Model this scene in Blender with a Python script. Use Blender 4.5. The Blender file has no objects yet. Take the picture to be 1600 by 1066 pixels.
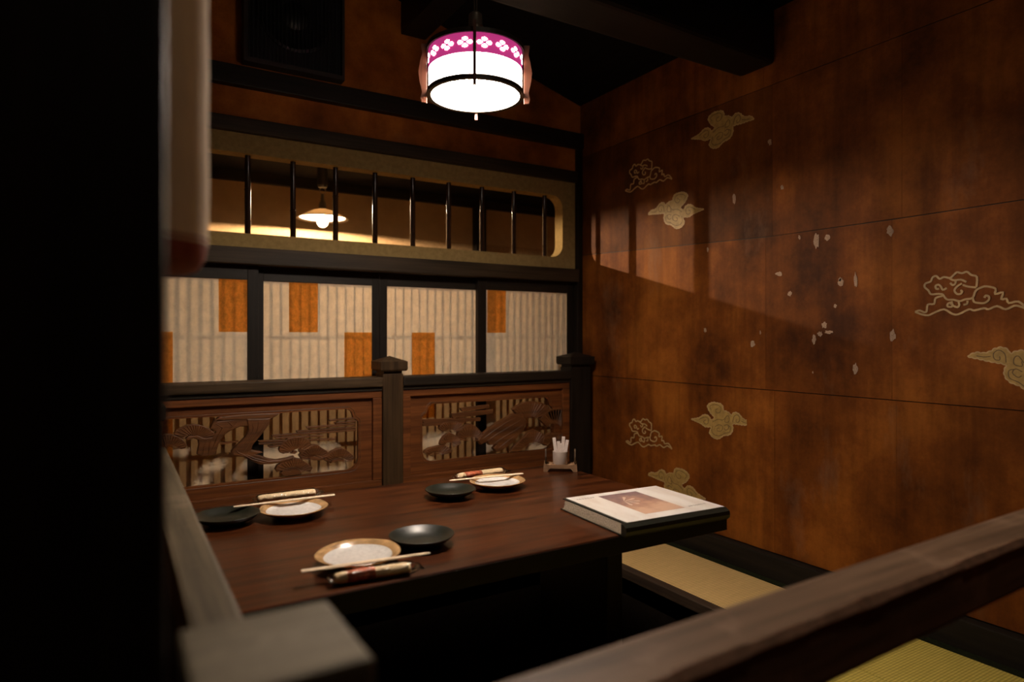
import bpy, bmesh, math, random
from mathutils import Vector, Matrix

random.seed(7)
sc = bpy.context.scene
COL = sc.collection
R = math.radians

# ------------------------------------------------------------------ camera
FPX, H = 1024.0, 0.78                       # focal length in pixels (1600 wide), eye height above the tatami
YAW = math.atan(620.0 / 1024.0)
cd = bpy.data.cameras.new('camera')
cam = bpy.data.objects.new('camera', cd)
COL.objects.link(cam)
cd.sensor_width = 36.0
cd.lens = 36.0 * FPX / 1600.0
cd.shift_y = -7.0 / 1600.0
cd.clip_start = 0.02
cam.location = (0, 0, H)
cam.rotation_euler = (R(90), 0, -YAW)
cd.dof.use_dof = True
cd.dof.focus_distance = 1.85
cd.dof.aperture_fstop = 2.3
sc.camera = cam

# ------------------------------------------------------------------ world, exposure
w = bpy.data.worlds.new('world')
sc.world = w
w.use_nodes = True
w.node_tree.nodes['Background'].inputs[0].default_value = (0.9, 0.75, 0.6, 1)
w.node_tree.nodes['Background'].inputs[1].default_value = 0.0
vs = sc.view_settings
vs.view_transform = 'Standard'
vs.look = 'None'
vs.gamma = 1
vs.use_curve_mapping = False
vs.exposure = 0.0
try:
    cy = sc.cycles
    cy.use_denoising = True
    cy.max_bounces = 8
    cy.transparent_max_bounces = 12
    cy.transmission_bounces = 8
    cy.sample_clamp_indirect = 3.0
    cy.caustics_reflective = False
    cy.caustics_refractive = False
except Exception:
    pass
LANTERN_POWER = 15.0          # emission of the lantern's white paper side
DIFFUSER_POWER = 115.0        # emission of its bright underside
CORRIDOR_POWER = 20.0         # globe lamp in the corridor behind the camera
BULB_POWER = 56000.0           # emission of the bulb in the next room
LIGHT_COL = (1.0, 0.83, 0.68)
BULB_COL = (1.0, 0.74, 0.48)

# ------------------------------------------------------------------ pixel <-> place helpers (1600 x 1066 frame)
_S, _C = math.sin(YAW), math.cos(YAW)
def _d(u, v):
    a = (u - 800.0) / FPX
    return _S + _C * a, _C - _S * a, -(v - 526.0) / FPX
def Pz(u, v, Z):
    x, y, z = _d(u, v); t = (Z - H) / z
    return Vector((x * t, y * t, Z))
def Py(u, v, Y):
    x, y, z = _d(u, v); t = Y / y
    return Vector((x * t, Y, H + z * t))
def Px(u, v, X):
    x, y, z = _d(u, v); t = X / x
    return Vector((X, y * t, H + z * t))

# ------------------------------------------------------------------ materials
def new_mat(name):
    m = bpy.data.materials.new(name)
    m.use_nodes = True
    nt = m.node_tree
    return m, nt, nt.nodes, nt.links, nt.nodes['Principled BSDF']

def coords(nt, scale=(1, 1, 1), rot=(0, 0, 0), kind='Object'):
    tc = nt.nodes.new('ShaderNodeTexCoord')
    mp = nt.nodes.new('ShaderNodeMapping')
    mp.inputs['Scale'].default_value = scale
    mp.inputs['Rotation'].default_value = rot
    nt.links.new(tc.outputs[kind], mp.inputs[0])
    return mp.outputs[0]

def ramp(nt, fac, stops):
    r = nt.nodes.new('ShaderNodeValToRGB')
    e = r.color_ramp.elements
    while len(e) > 1:
        e.remove(e[-1])
    e[0].position = stops[0][0]; e[0].color = (*stops[0][1], 1)
    for p, c in stops[1:]:
        n = e.new(p); n.color = (*c, 1)
    nt.links.new(fac, r.inputs[0])
    return r.outputs[0]

def noise(nt, vec, scale, detail=4, rough=0.55):
    n = nt.nodes.new('ShaderNodeTexNoise')
    n.inputs['Scale'].default_value = scale
    n.inputs['Detail'].default_value = detail
    n.inputs['Roughness'].default_value = rough
    nt.links.new(vec, n.inputs['Vector'])
    return n.outputs['Fac']

def bump(nt, bsdf, fac, strength, dist=0.002):
    b = nt.nodes.new('ShaderNodeBump')
    b.inputs['Strength'].default_value = strength
    b.inputs['Distance'].default_value = dist
    nt.links.new(fac, b.inputs['Height'])
    nt.links.new(b.outputs[0], bsdf.inputs['Normal'])

def mix(nt, fac, a, b, mode='MIX'):
    n = nt.nodes.new('ShaderNodeMix')
    n.data_type = 'RGBA'; n.blend_type = mode
    for sock, val in ((n.inputs[0], fac), (n.inputs[6], a), (n.inputs[7], b)):
        if isinstance(val, (int, float)):
            sock.default_value = val
        elif isinstance(val, tuple):
            sock.default_value = (*val, 1) if len(val) == 3 else val
        else:
            nt.links.new(val, sock)
    return n.outputs[2]

def m_plain(name, col, rough=0.6, var=0.15, nscale=40, metal=0.0, spec=0.5, bmp=0.1, coat=0.0):
    m, nt, N, L, b = new_mat(name)
    v = coords(nt)
    f = noise(nt, v, nscale, 3)
    c = ramp(nt, f, [(0.3, tuple(x * (1 - var) for x in col)), (0.7, tuple(min(1, x * (1 + var)) for x in col))])
    L.new(c, b.inputs['Base Color'])
    b.inputs['Roughness'].default_value = rough
    b.inputs['Metallic'].default_value = metal
    b.inputs['Specular IOR Level'].default_value = spec
    b.inputs['Coat Weight'].default_value = coat
    if bmp:
        bump(nt, b, f, bmp)
    return m

def m_wood(name, dark, light, axis='x', rough=0.5, scale=1.0, bmp=0.15, spec=0.5, wear=None, coat=0.0, fine=70):
    m, nt, N, L, b = new_mat(name)
    s = {'x': (1.2, 14, 14), 'y': (14, 1.2, 14), 'z': (14, 14, 1.2)}[axis]
    v = coords(nt, tuple(k * scale for k in s))
    n1 = noise(nt, v, 2.2, 5, 0.6)
    s2 = {'x': (2, fine, fine), 'y': (fine, 2, fine), 'z': (fine, fine, 2)}[axis]
    n2 = noise(nt, coords(nt, s2), 1.4, 3, 0.6)
    c1 = ramp(nt, n1, [(0.3, dark), (0.62, light), (0.75, tuple(0.5 * (a + q) for a, q in zip(dark, light)))])
    c2 = ramp(nt, n2, [(0.35, (0.62, 0.62, 0.62)), (0.6, (1, 1, 1))])
    c = mix(nt, 1.0, c1, c2, 'MULTIPLY')
    if wear:
        n3 = noise(nt, coords(nt), 9.0, 5, 0.7)
        f3 = ramp(nt, n3, [(0.55, (0, 0, 0)), (0.75, (1, 1, 1))])
        c = mix(nt, f3, c, wear)
    L.new(c, b.inputs['Base Color'])
    b.inputs['Roughness'].default_value = rough
    b.inputs['Specular IOR Level'].default_value = spec
    b.inputs['Coat Weight'].default_value = coat
    b.inputs['Coat Roughness'].default_value = 0.25
    bump(nt, b, n2, bmp, 0.0015)
    return m

def m_emit(name, col, strength):
    m, nt, N, L, b = new_mat(name)
    b.inputs['Base Color'].default_value = (*col, 1)
    b.inputs['Emission Color'].default_value = (*col, 1)
    b.inputs['Emission Strength'].default_value = strength
    b.inputs['Roughness'].default_value = 0.8
    return m

def m_paper(name, col, trans, speck=0.08, fibre=40):
    m, nt, N, L, b = new_mat(name)
    f = noise(nt, coords(nt, (1, 1, 0.8)), fibre, 6, 0.75)
    c = ramp(nt, f, [(0.35, tuple(x * (1 - speck * 2) for x in col)), (0.65, col)])
    t = ramp(nt, f, [(0.35, tuple(x * (1 - speck * 3) for x in trans)), (0.65, trans)])
    df = N.new('ShaderNodeBsdfDiffuse'); tr = N.new('ShaderNodeBsdfTranslucent')
    L.new(c, df.inputs[0]); L.new(t, tr.inputs[0])
    ad = N.new('ShaderNodeAddShader')
    L.new(df.outputs[0], ad.inputs[0]); L.new(tr.outputs[0], ad.inputs[1])
    L.new(ad.outputs[0], N['Material Output'].inputs[0])
    return m

M = {}
M['dark'] = m_wood('dark_stained_wood', (0.022, 0.0135, 0.0065), (0.050, 0.031, 0.0155), 'x', 0.6, spec=0.3)
M['dark_z'] = m_wood('dark_stained_wood_upright', (0.020, 0.013, 0.007), (0.045, 0.029, 0.016), 'z', 0.6, spec=0.3)
M['black'] = m_wood('black_lacquered_wood', (0.011, 0.0075, 0.0045), (0.022, 0.015, 0.009), 'x', 0.55, spec=0.3)
M['black_z'] = m_wood('black_lacquered_wood_upright', (0.009, 0.006, 0.0038), (0.018, 0.012, 0.0075), 'z', 0.55, spec=0.25)
M['rail'] = m_wood('worn_brown_wood', (0.18, 0.106, 0.060), (0.32, 0.195, 0.118), 'x', 0.55, wear=(0.45, 0.285, 0.19), spec=0.35)
M['rail_y'] = m_wood('worn_brown_wood_lengthwise', (0.10, 0.076, 0.044), (0.19, 0.145, 0.088), 'y', 0.6, wear=(0.25, 0.19, 0.125), spec=0.35)
M['cap'] = m_wood('worn_post_wood', (0.115, 0.088, 0.046), (0.195, 0.150, 0.084), 'x', 0.65, wear=(0.24, 0.185, 0.11), spec=0.3)
M['post'] = m_wood('brown_post_wood', (0.030, 0.0165, 0.007), (0.070, 0.0395, 0.0175), 'z', 0.6, spec=0.2)
M['post_x'] = m_wood('brown_rail_wood', (0.036, 0.022, 0.010), (0.085, 0.052, 0.025), 'x', 0.6, spec=0.25)
M['red'] = m_wood('red_brown_wood', (0.095, 0.028, 0.0068), (0.21, 0.068, 0.017), 'x', 0.55, spec=0.3)
M['carve'] = m_wood('carved_wood', (0.085, 0.030, 0.009), (0.18, 0.068, 0.021), 'x', 0.5, scale=1.6, spec=0.4)
M['table'] = m_wood('lacquered_table_wood', (0.015, 0.0040, 0.0015), (0.102, 0.028, 0.0078), 'x', 0.28, scale=1.3, bmp=0.10, spec=0.35, fine=150)
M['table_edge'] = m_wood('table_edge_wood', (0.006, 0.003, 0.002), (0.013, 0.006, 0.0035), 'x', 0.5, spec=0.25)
M['frame_wood'] = m_wood('pit_frame_wood', (0.03, 0.018, 0.010), (0.065, 0.038, 0.020), 'y', 0.6)
M['plaster'] = m_plain('olive_plaster', (0.33, 0.225, 0.088), 0.95, 0.14, 60, bmp=0.35, spec=0.1)
M['tan'] = m_plain('tan_plaster', (0.33, 0.21, 0.105), 0.95, 0.12, 60, bmp=0.2, spec=0.1)
M['tan_dark'] = m_plain('far_panel_wood', (0.42, 0.28, 0.145), 0.9, 0.06, 20, bmp=0.05, spec=0.1)
M['ceil'] = m_wood('ceiling_boards', (0.005, 0.004, 0.0032), (0.010, 0.008, 0.0065), 'y', 0.85, spec=0.1)
M['floor'] = m_wood('corridor_boards', (0.03, 0.019, 0.011), (0.07, 0.043, 0.024), 'x', 0.5)
M['bamboo'] = m_wood('smoked_bamboo', (0.016, 0.008, 0.005), (0.035, 0.017, 0.010), 'z', 0.22, bmp=0.03)
M['paper'] = m_paper('shoji_paper', (0.72, 0.60, 0.43), (0.125, 0.086, 0.047))
M['paper_o'] = m_paper('orange_shoji_paper', (0.30, 0.148, 0.030), (0.68, 0.345, 0.065), 0.12, 70)
M['speaker'] = m_plain('black_speaker_vinyl', (0.009, 0.009, 0.009), 0.6, 0.2, 90)
M['grille'] = m_plain('black_speaker_grille', (0.010, 0.010, 0.010), 0.45, 0.2, 400)
M['gold'] = m_plain('gold_paint', (0.37, 0.235, 0.072), 0.5, 0.2, 60, spec=0.4, bmp=0.05)
M['gold_pale'] = m_plain('pale_gold_paint', (0.46, 0.31, 0.145), 0.55, 0.2, 60, spec=0.4, bmp=0.05)
M['gold_line'] = m_plain('brown_cloud_line', (0.13, 0.075, 0.025), 0.6, 0.2, 60)
M['flake'] = m_plain('bare_plaster', (0.36, 0.245, 0.175), 0.9, 0.5, 700, spec=0.1)
M['metal'] = m_plain('dark_bronze', (0.30, 0.26, 0.22), 0.38, 0.1, 60, metal=0.7)
M['frame_black'] = m_plain('lantern_black_frame', (0.030, 0.024, 0.020), 0.5, 0.1, 60)
M['fin'] = m_wood('lantern_wood', (0.10, 0.030, 0.014), (0.17, 0.054, 0.027), 'z', 0.5)
M['lamp_white'] = m_emit('lantern_white_paper', LIGHT_COL, LANTERN_POWER)
M['lamp_under'] = m_emit('lantern_bright_underside', LIGHT_COL, DIFFUSER_POWER)
M['globe'] = m_emit('corridor_globe', (1.0, 0.80, 0.58), CORRIDOR_POWER)
M['lamp_band'] = m_emit('lantern_magenta_band', (0.60, 0.045, 0.24), 0.72)
M['filament'] = m_emit('lit_filament', BULB_COL, BULB_POWER)
def make_bulb():
    m, nt, N, L, b = new_mat('lit_bulb_glass')
    tr = N.new('ShaderNodeBsdfTransparent'); em = N.new('ShaderNodeEmission')
    em.inputs[0].default_value = (*BULB_COL, 1); em.inputs[1].default_value = 5.0
    ad = N.new('ShaderNodeAddShader')
    L.new(tr.outputs[0], ad.inputs[0]); L.new(em.outputs[0], ad.inputs[1]); L.new(ad.outputs[0], N['Material Output'].inputs[0])
    return m
M['bulb'] = make_bulb()
M['shade'] = m_paper('milk_glass_shade', (0.42, 0.38, 0.33), (0.30, 0.235, 0.155), 0.0)
M['plate_w'] = m_plain('white_speckled_glaze', (0.78, 0.76, 0.73), 0.25, 0.10, 120, bmp=0.02, coat=0.3)
M['plate_rim'] = m_plain('amber_glaze', (0.52, 0.31, 0.14), 0.25, 0.28, 45, bmp=0.04, coat=0.3)
M['plate_b'] = m_plain('black_green_glaze', (0.014, 0.0155, 0.0095), 0.36, 0.25, 150, bmp=0.06)
M['stick'] = m_plain('pale_chopstick_wood', (0.93, 0.73, 0.51), 0.55, 0.05, 90, bmp=0.05)
M['towel'] = m_plain('cream_towel', (0.86, 0.64, 0.38), 0.85, 0.1, 200, bmp=0.3)
M['print_red'] = m_plain('red_sleeve_print', (0.62, 0.16, 0.07), 0.6, 0.5, 90)
M['cover'] = m_plain('dark_green_binder', (0.020, 0.022, 0.016), 0.35, 0.2, 100)
M['pages'] = m_plain('page_edges', (0.55, 0.47, 0.36), 0.8, 0.25, 300)
M['cup'] = m_plain('white_cup', (0.55, 0.46, 0.40), 0.5, 0.05, 60, bmp=0)
M['sachet'] = m_plain('white_paper_sachet', (0.70, 0.60, 0.55), 0.8, 0.1, 200)
M['rack'] = m_wood('light_brown_wood', (0.22, 0.12, 0.062), (0.33, 0.19, 0.10), 'x', 0.6)
M['ink'] = m_plain('grey_ink', (0.20, 0.16, 0.14), 0.7, 0.1, 60, bmp=0)
M['heri'] = m_plain('dark_green_border_cloth', (0.013, 0.015, 0.0055), 0.85, 0.7, 260, bmp=0.2, spec=0.1)
M['lantern_paper'] = m_plain('unlit_white_paper', (0.84, 0.60, 0.38), 0.8, 0.06, 20, bmp=0.05)
M['lantern_red'] = m_plain('red_paper', (0.30, 0.055, 0.032), 0.7, 0.1, 20)
M['wire'] = m_plain('brown_cord', (0.10, 0.08, 0.06), 0.5, 0.1, 60)

def make_clear():
    m, nt, N, L, b = new_mat('clear_film')
    tr = N.new('ShaderNodeBsdfTransparent'); gl = N.new('ShaderNodeBsdfGlossy')
    gl.inputs['Roughness'].default_value = 0.12
    n = noise(nt, coords(nt), 60, 2)
    bp = N.new('ShaderNodeBump'); bp.inputs['Strength'].default_value = 0.6; bp.inputs['Distance'].default_value = 0.01
    L.new(n, bp.inputs['Height']); L.new(bp.outputs[0], gl.inputs['Normal'])
    fr = N.new('ShaderNodeFresnel'); fr.inputs[0].default_value = 1.35
    L.new(bp.outputs[0], fr.inputs['Normal'])
    mx = N.new('ShaderNodeMixShader')
    L.new(fr.outputs[0], mx.inputs[0]); L.new(tr.outputs[0], mx.inputs[1]); L.new(gl.outputs[0], mx.inputs[2])
    L.new(mx.outputs[0], N['Material Output'].inputs[0])
    return m
M['film'] = make_clear()

def make_wall_sheet(name='persimmon_paper', k=1.0):
    m, nt, N, L, b = new_mat(name)
    v = coords(nt)
    big = noise(nt, v, 3.1, 6, 0.62)
    st = noise(nt, coords(nt, (1, 7, 0.7)), 2.0, 4, 0.6)
    fine = noise(nt, v, 130, 4, 0.7)
    base = ramp(nt, big, [(0.32, (0.075 * k, 0.0205 * k, 0.0038 * k)), (0.50, (0.225 * k, 0.065 * k, 0.0095 * k)), (0.64, (0.37 * k, 0.120 * k, 0.0165 * k))])
    streak = ramp(nt, st, [(0.34, (0.55, 0.52, 0.50)), (0.58, (1, 1, 1))])
    c = mix(nt, 0.8, base, streak, 'MULTIPLY')
    fn = ramp(nt, fine, [(0.3, (0.78, 0.78, 0.78)), (0.7, (1, 1, 1))])
    c = mix(nt, 0.8, c, fn, 'MULTIPLY')
    oi = N.new('ShaderNodeObjectInfo')
    rr = ramp(nt, oi.outputs['Random'], [(0, (0.80, 0.78, 0.76)), (1, (1.0, 1.0, 1.0))])
    c = mix(nt, 1.0, c, rr, 'MULTIPLY')
    # pale scuffs where the paper has been rubbed
    sc1 = noise(nt, coords(nt, (1, 1.4, 0.6)), 3.1, 6, 0.7)
    sf = ramp(nt, sc1, [(0.60, (0, 0, 0)), (0.80, (0.38, 0.38, 0.38))])
    c = mix(nt, sf, c, (0.25, 0.155, 0.10))
    L.new(c, b.inputs['Base Color'])
    b.inputs['Roughness'].default_value = 0.6
    b.inputs['Specular IOR Level'].default_value = 0.12
    bump(nt, b, fine, 0.25, 0.001)
    return m
M['sheet'] = make_wall_sheet()
M['sheet_aged'] = make_wall_sheet('darkened_persimmon_paper', 0.66)
M['sheet_back'] = make_wall_sheet('brighter_persimmon_paper', 1.9)

def make_tatami(name='woven_tatami', lo=(0.58, 0.39, 0.155), hi=(0.84, 0.585, 0.25)):
    m, nt, N, L, b = new_mat(name)
    tc = N.new('ShaderNodeTexCoord')
    w1 = N.new('ShaderNodeTexWave'); w1.wave_type = 'BANDS'; w1.bands_direction = 'Y'
    w1.inputs['Scale'].default_value = 42; w1.inputs['Distortion'].default_value = 0.6; w1.inputs['Detail'].default_value = 1
    w2 = N.new('ShaderNodeTexWave'); w2.wave_type = 'BANDS'; w2.bands_direction = 'X'
    w2.inputs['Scale'].default_value = 20; w2.inputs['Distortion'].default_value = 0.5
    L.new(tc.outputs['Object'], w1.inputs[0]); L.new(tc.outputs['Object'], w2.inputs[0])
    f = noise(nt, coords(nt, (6, 120, 1)), 2, 4, 0.7)
    c1 = ramp(nt, w1.outputs['Fac'], [(0.2, lo), (0.7, hi)])
    c2 = ramp(nt, f, [(0.3, (0.78, 0.76, 0.7)), (0.65, (1, 1, 1))])
    c = mix(nt, 1.0, c1, c2, 'MULTIPLY')
    c3 = ramp(nt, w2.outputs['Fac'], [(0.0, (0.86, 0.85, 0.82)), (0.25, (1, 1, 1))])
    c = mix(nt, 1.0, c, c3, 'MULTIPLY')
    L.new(c, b.inputs['Base Color'])
    b.inputs['Roughness'].default_value = 0.6
    bump(nt, b, w1.outputs['Fac'], 0.5, 0.001)
    return m
M['tatami'] = make_tatami()
M['tatami_green'] = make_tatami('newer_green_tatami', (0.58, 0.46, 0.085), (0.82, 0.66, 0.15))

def make_menu_print():
    m, nt, N, L, b = new_mat('menu_photo_print')
    v = coords(nt)
    sx = N.new('ShaderNodeSeparateXYZ'); L.new(v, sx.inputs[0])
    f = noise(nt, coords(nt, (1, 1, 1)), 22, 4, 0.6)
    def lin(sock, k, o):
        n = N.new('ShaderNodeMath'); n.operation = 'MULTIPLY_ADD'
        L.new(sock, n.inputs[0]); n.inputs[1].default_value = k; n.inputs[2].default_value = o
        return n.outputs[0]
    ad = N.new('ShaderNodeMath'); ad.operation = 'ADD'
    L.new(lin(sx.outputs['Y'], -3.6, 0.33), ad.inputs[0]); L.new(lin(f, 0.9, -0.25), ad.inputs[1])
    c = ramp(nt, ad.outputs[0], [(0.10, (0.17, 0.11, 0.125)), (0.32, (0.27, 0.165, 0.16)), (0.52, (0.48, 0.27, 0.19)), (0.75, (0.66, 0.42, 0.29))])
    dk = ramp(nt, lin(sx.outputs['X'], 9.0, -0.02), [(0.25, (0, 0, 0)), (0.75, (0.75, 0.75, 0.75))])
    dk2 = ramp(nt, f, [(0.40, (1, 1, 1)), (0.60, (0, 0, 0))])
    c = mix(nt, mix(nt, 1.0, dk, dk2, 'MULTIPLY'), c, (0.20, 0.15, 0.17))
    L.new(c, b.inputs['Base Color']); b.inputs['Roughness'].default_value = 0.5
    return m
M['menu_print'] = make_menu_print()
def make_menu_cover():
    m, nt, N, L, b = new_mat('menu_white_sheet')
    f = noise(nt, coords(nt, (9, 3, 1), (0, 0, 0.7)), 1.6, 3, 0.5)
    c = ramp(nt, f, [(0.34, (0.74, 0.66, 0.58)), (0.54, (0.88, 0.84, 0.79))])
    L.new(c, b.inputs['Base Color']); b.inputs['Roughness'].default_value = 0.4
    return m
M['menu_leaf'] = m_plain('printed_pale_leaf', (0.70, 0.53, 0.42), 0.5, 0.1, 60, bmp=0)
M['menu_white'] = make_menu_cover()

# ------------------------------------------------------------------ mesh building
ORIGIN = {}
class MB:
    def __init__(s):
        s.bm = bmesh.new()
    def _xf(s, pts):
        return [s.bm.verts.new(p) for p in pts]
    def box(s, x0, x1, y0, y1, z0, z1, bev=0.0, seg=2):
        bm = bmesh.new()
        vs = [bm.verts.new((x, y, z)) for x in (x0, x1) for y in (y0, y1) for z in (z0, z1)]
        for q in ((0, 1, 3, 2), (4, 6, 7, 5), (0, 4, 5, 1), (2, 3, 7, 6), (0, 2, 6, 4), (1, 5, 7, 3)):
            bm.faces.new([vs[i] for i in q])
        if bev:
            bmesh.ops.bevel(bm, geom=bm.edges[:], offset=bev, segments=seg, profile=0.6, affect='EDGES', clamp_overlap=True)
        s.add(bm)
        return s
    def add(s, bm, mat=None):
        if mat is not None:
            bmesh.ops.transform(bm, matrix=mat, verts=bm.verts[:])
        me = bpy.data.meshes.new('tmp')
        bm.to_mesh(me); bm.free()
        s.bm.from_mesh(me)
        bpy.data.meshes.remove(me)
        return s
    def obox(s, center, size, mat, bev=0.0):
        m2 = MB(); hx, hy, hz = (k / 2 for k in size)
        m2.box(-hx, hx, -hy, hy, -hz, hz, bev)
        s.add(m2.bm, Matrix.Translation(center) @ mat)
        return s
    def poly(s, loops, to3, d0, d1, bev=0.0):
        """extrude a 2d outline (with holes) from depth d0 (front) to d1"""
        bm = bmesh.new()
        fr, bk = [], []
        for lp in loops:
            a = [bm.verts.new(to3(p[0], p[1], d0)) for p in lp]
            b = [bm.verts.new(to3(p[0], p[1], d1)) for p in lp]
            fr.append(a); bk.append(b)
        efr = []
        for a, b in zip(fr, bk):
            n = len(a)
            for i in range(n):
                j = (i + 1) % n
                bm.faces.new((a[i], a[j], b[j], b[i]))
        for grp in (fr, bk):
            es = []
            for a in grp:
                n = len(a)
                for i in range(n):
                    e = bm.edges.get((a[i], a[(i + 1) % n]))
                    es.append(e)
            if grp is fr:
                efr = es
            if len(loops) == 1:
                try:
                    f = bm.faces.new(grp[0])
                except ValueError:
                    pass
            else:
                bmesh.ops.triangle_fill(bm, use_beauty=True, edges=es)
        bmesh.ops.recalc_face_normals(bm, faces=bm.faces[:])
        if bev:
            bmesh.ops.bevel(bm, geom=[e for e in efr if e.is_valid], offset=bev, segments=2, profile=0.5, affect='EDGES', clamp_overlap=True)
        ng = [f for f in bm.faces if len(f.verts) > 4]
        if ng:
            bmesh.ops.triangulate(bm, faces=ng)
        s.add(bm)
        return s
    def tube(s, pts, r, n=8, closed=False, caps=True):
        pts = [Vector(p) for p in pts]
        rs = r if isinstance(r, (list, tuple)) else [r] * len(pts)
        rings = []
        up0 = None
        for i, p in enumerate(pts):
            a = pts[i - 1] if (i > 0 or closed) else p
            b = pts[(i + 1) % len(pts)] if (i < len(pts) - 1 or closed) else p
            t = (b - a).normalized()
            ref = Vector((0, 0, 1)) if abs(t.z) < 0.9 else Vector((0, 1, 0))
            if up0 is not None:
                ref = up0
            x = t.cross(ref)
            if x.length < 1e-6:
                x = t.cross(Vector((1, 0, 0)))
            x.normalize(); y = x.cross(t).normalized(); up0 = y
            rings.append([s.bm.verts.new(p + (x * math.cos(k * 2 * math.pi / n) + y * math.sin(k * 2 * math.pi / n)) * rs[i]) for k in range(n)])
        m = len(rings)
        for i in range(m if closed else m - 1):
            A, B = rings[i], rings[(i + 1) % m]
            for k in range(n):
                s.bm.faces.new((A[k], A[(k + 1) % n], B[(k + 1) % n], B[k]))
        if caps and not closed:
            s.bm.faces.new(rings[0]); s.bm.faces.new(rings[-1])
        return s
    def lathe(s, prof, c=(0, 0, 0), n=48, wob=None, a0=0.0, a1=2 * math.pi):
        full = abs(a1 - a0 - 2 * math.pi) < 1e-6
        rings = []
        cnt = n if full else n + 1
        for (r, z) in prof:
            if r < 1e-6:
                rings.append([s.bm.verts.new((c[0], c[1], c[2] + z))])
            else:
                ring = []
                for k in range(cnt):
                    a = a0 + (a1 - a0) * k / n
                    q = r * (wob(a, r) if wob else 1)
                    ring.append(s.bm.verts.new((c[0] + q * math.cos(a), c[1] + q * math.sin(a), c[2] + z)))
                rings.append(ring)
        for A, B in zip(rings, rings[1:]):
            for k in range(n):
                k2 = (k + 1) % cnt
                if len(A) == 1 and len(B) == 1:
                    continue
                if len(A) == 1:
                    s.bm.faces.new((A[0], B[k2], B[k]))
                elif len(B) == 1:
                    s.bm.faces.new((A[k], A[k2], B[0]))
                else:
                    s.bm.faces.new((A[k], A[k2], B[k2], B[k]))
        return s
    def strip(s, pts, width, to3, d0, d1):
        """flat ribbon of given width along a 2d polyline, extruded d0..d1"""
        P = [Vector((p[0], p[1])) for p in pts]
        L, Rr = [], []
        for i, p in enumerate(P):
            a = P[max(i - 1, 0)]; b = P[min(i + 1, len(P) - 1)]
            t = (b - a)
            if t.length < 1e-9:
                t = Vector((1, 0))
            t.normalize(); nrm = Vector((-t.y, t.x)) * width / 2
            L.append(p + nrm); Rr.append(p - nrm)
        fl = [s.bm.verts.new(to3(q.x, q.y, d0)) for q in L]; fr = [s.bm.verts.new(to3(q.x, q.y, d0)) for q in Rr]
        bl = [s.bm.verts.new(to3(q.x, q.y, d1)) for q in L]; br = [s.bm.verts.new(to3(q.x, q.y, d1)) for q in Rr]
        for i in range(len(P) - 1):
            s.bm.faces.new((fl[i], fl[i + 1], fr[i + 1], fr[i]))
            s.bm.faces.new((fl[i + 1], fl[i], bl[i], bl[i + 1]))
            s.bm.faces.new((fr[i], fr[i + 1], br[i + 1], br[i]))
        s.bm.faces.new((fl[0], fr[0], br[0], bl[0])); s.bm.faces.new((fr[-1], fl[-1], bl[-1], br[-1]))
        return s
    def build(s, name, mat, parent=None, smooth=False, local=False, origin=None):
        bmesh.ops.recalc_face_normals(s.bm, faces=s.bm.faces[:])
        if parent is not None:
            org = Vector((0, 0, 0)) if local else ORIGIN[parent.name]
        elif origin is not None:
            org = Vector(origin)
        else:
            vs_ = [v.co for v in s.bm.verts]
            org = Vector(((min(v.x for v in vs_) + max(v.x for v in vs_)) / 2,
                          (min(v.y for v in vs_) + max(v.y for v in vs_)) / 2, min(v.z for v in vs_)))
        if not local:
            bmesh.ops.translate(s.bm, verts=s.bm.verts[:], vec=-org)
        me = bpy.data.meshes.new(name)
        s.bm.to_mesh(me); s.bm.free()
        me.materials.append(mat if not isinstance(mat, str) else M[mat])
        if smooth:
            for p in me.polygons:
                p.use_smooth = True
            if smooth != 'all':
                me.set_sharp_from_angle(angle=R(40))
        o = bpy.data.objects.new(name, me)
        COL.objects.link(o)
        if parent is not None:
            o.parent = parent
            ORIGIN[o.name] = ORIGIN[parent.name] if not local else Vector((0, 0, 0))
        else:
            if not local:
                o.location = org
            ORIGIN[o.name] = org
        return o

def tag(o, label=None, cat=None, group=None, kind=None):
    if label: o['label'] = label
    if cat: o['category'] = cat
    if group: o['group'] = group
    if kind: o['kind'] = kind
    return o
def empty(name, loc, rz=0.0):
    o = bpy.data.objects.new(name, None)
    o.empty_display_size = 0.05
    COL.objects.link(o)
    o.location = loc
    o.rotation_euler = (0, 0, rz)
    ORIGIN[o.name] = Vector(loc)
    return o
def share(o, loc, parent, name=None):
    """a further piece that shares the mesh of o, moved by loc"""
    c = o.copy(); COL.objects.link(c)
    if name: c.name = name
    c.parent = parent
    c.location = loc
    ORIGIN[c.name] = ORIGIN[o.name]
    return c
def copy_tree(o, parent=None):
    c = o.copy(); COL.objects.link(c); c.parent = parent
    ORIGIN[c.name] = ORIGIN[o.name]
    for ch in o.children:
        copy_tree(ch, c)
    return c

XZ = lambda p, q, d: (p, d, q)        # facing the room on the back wall
YZ = lambda p, q, d: (d, p, q)        # on the right wall
XY = lambda p, q, d: (p, q, d)

# ------------------------------------------------------------------ main dimensions
XR = 1.835          # face of the right wall
YB = 2.42           # face of the back wall
XL, YF = -1.7, -1.6
def ceil_z(x): return 1.84 + 0.285 * (XR - x)

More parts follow.
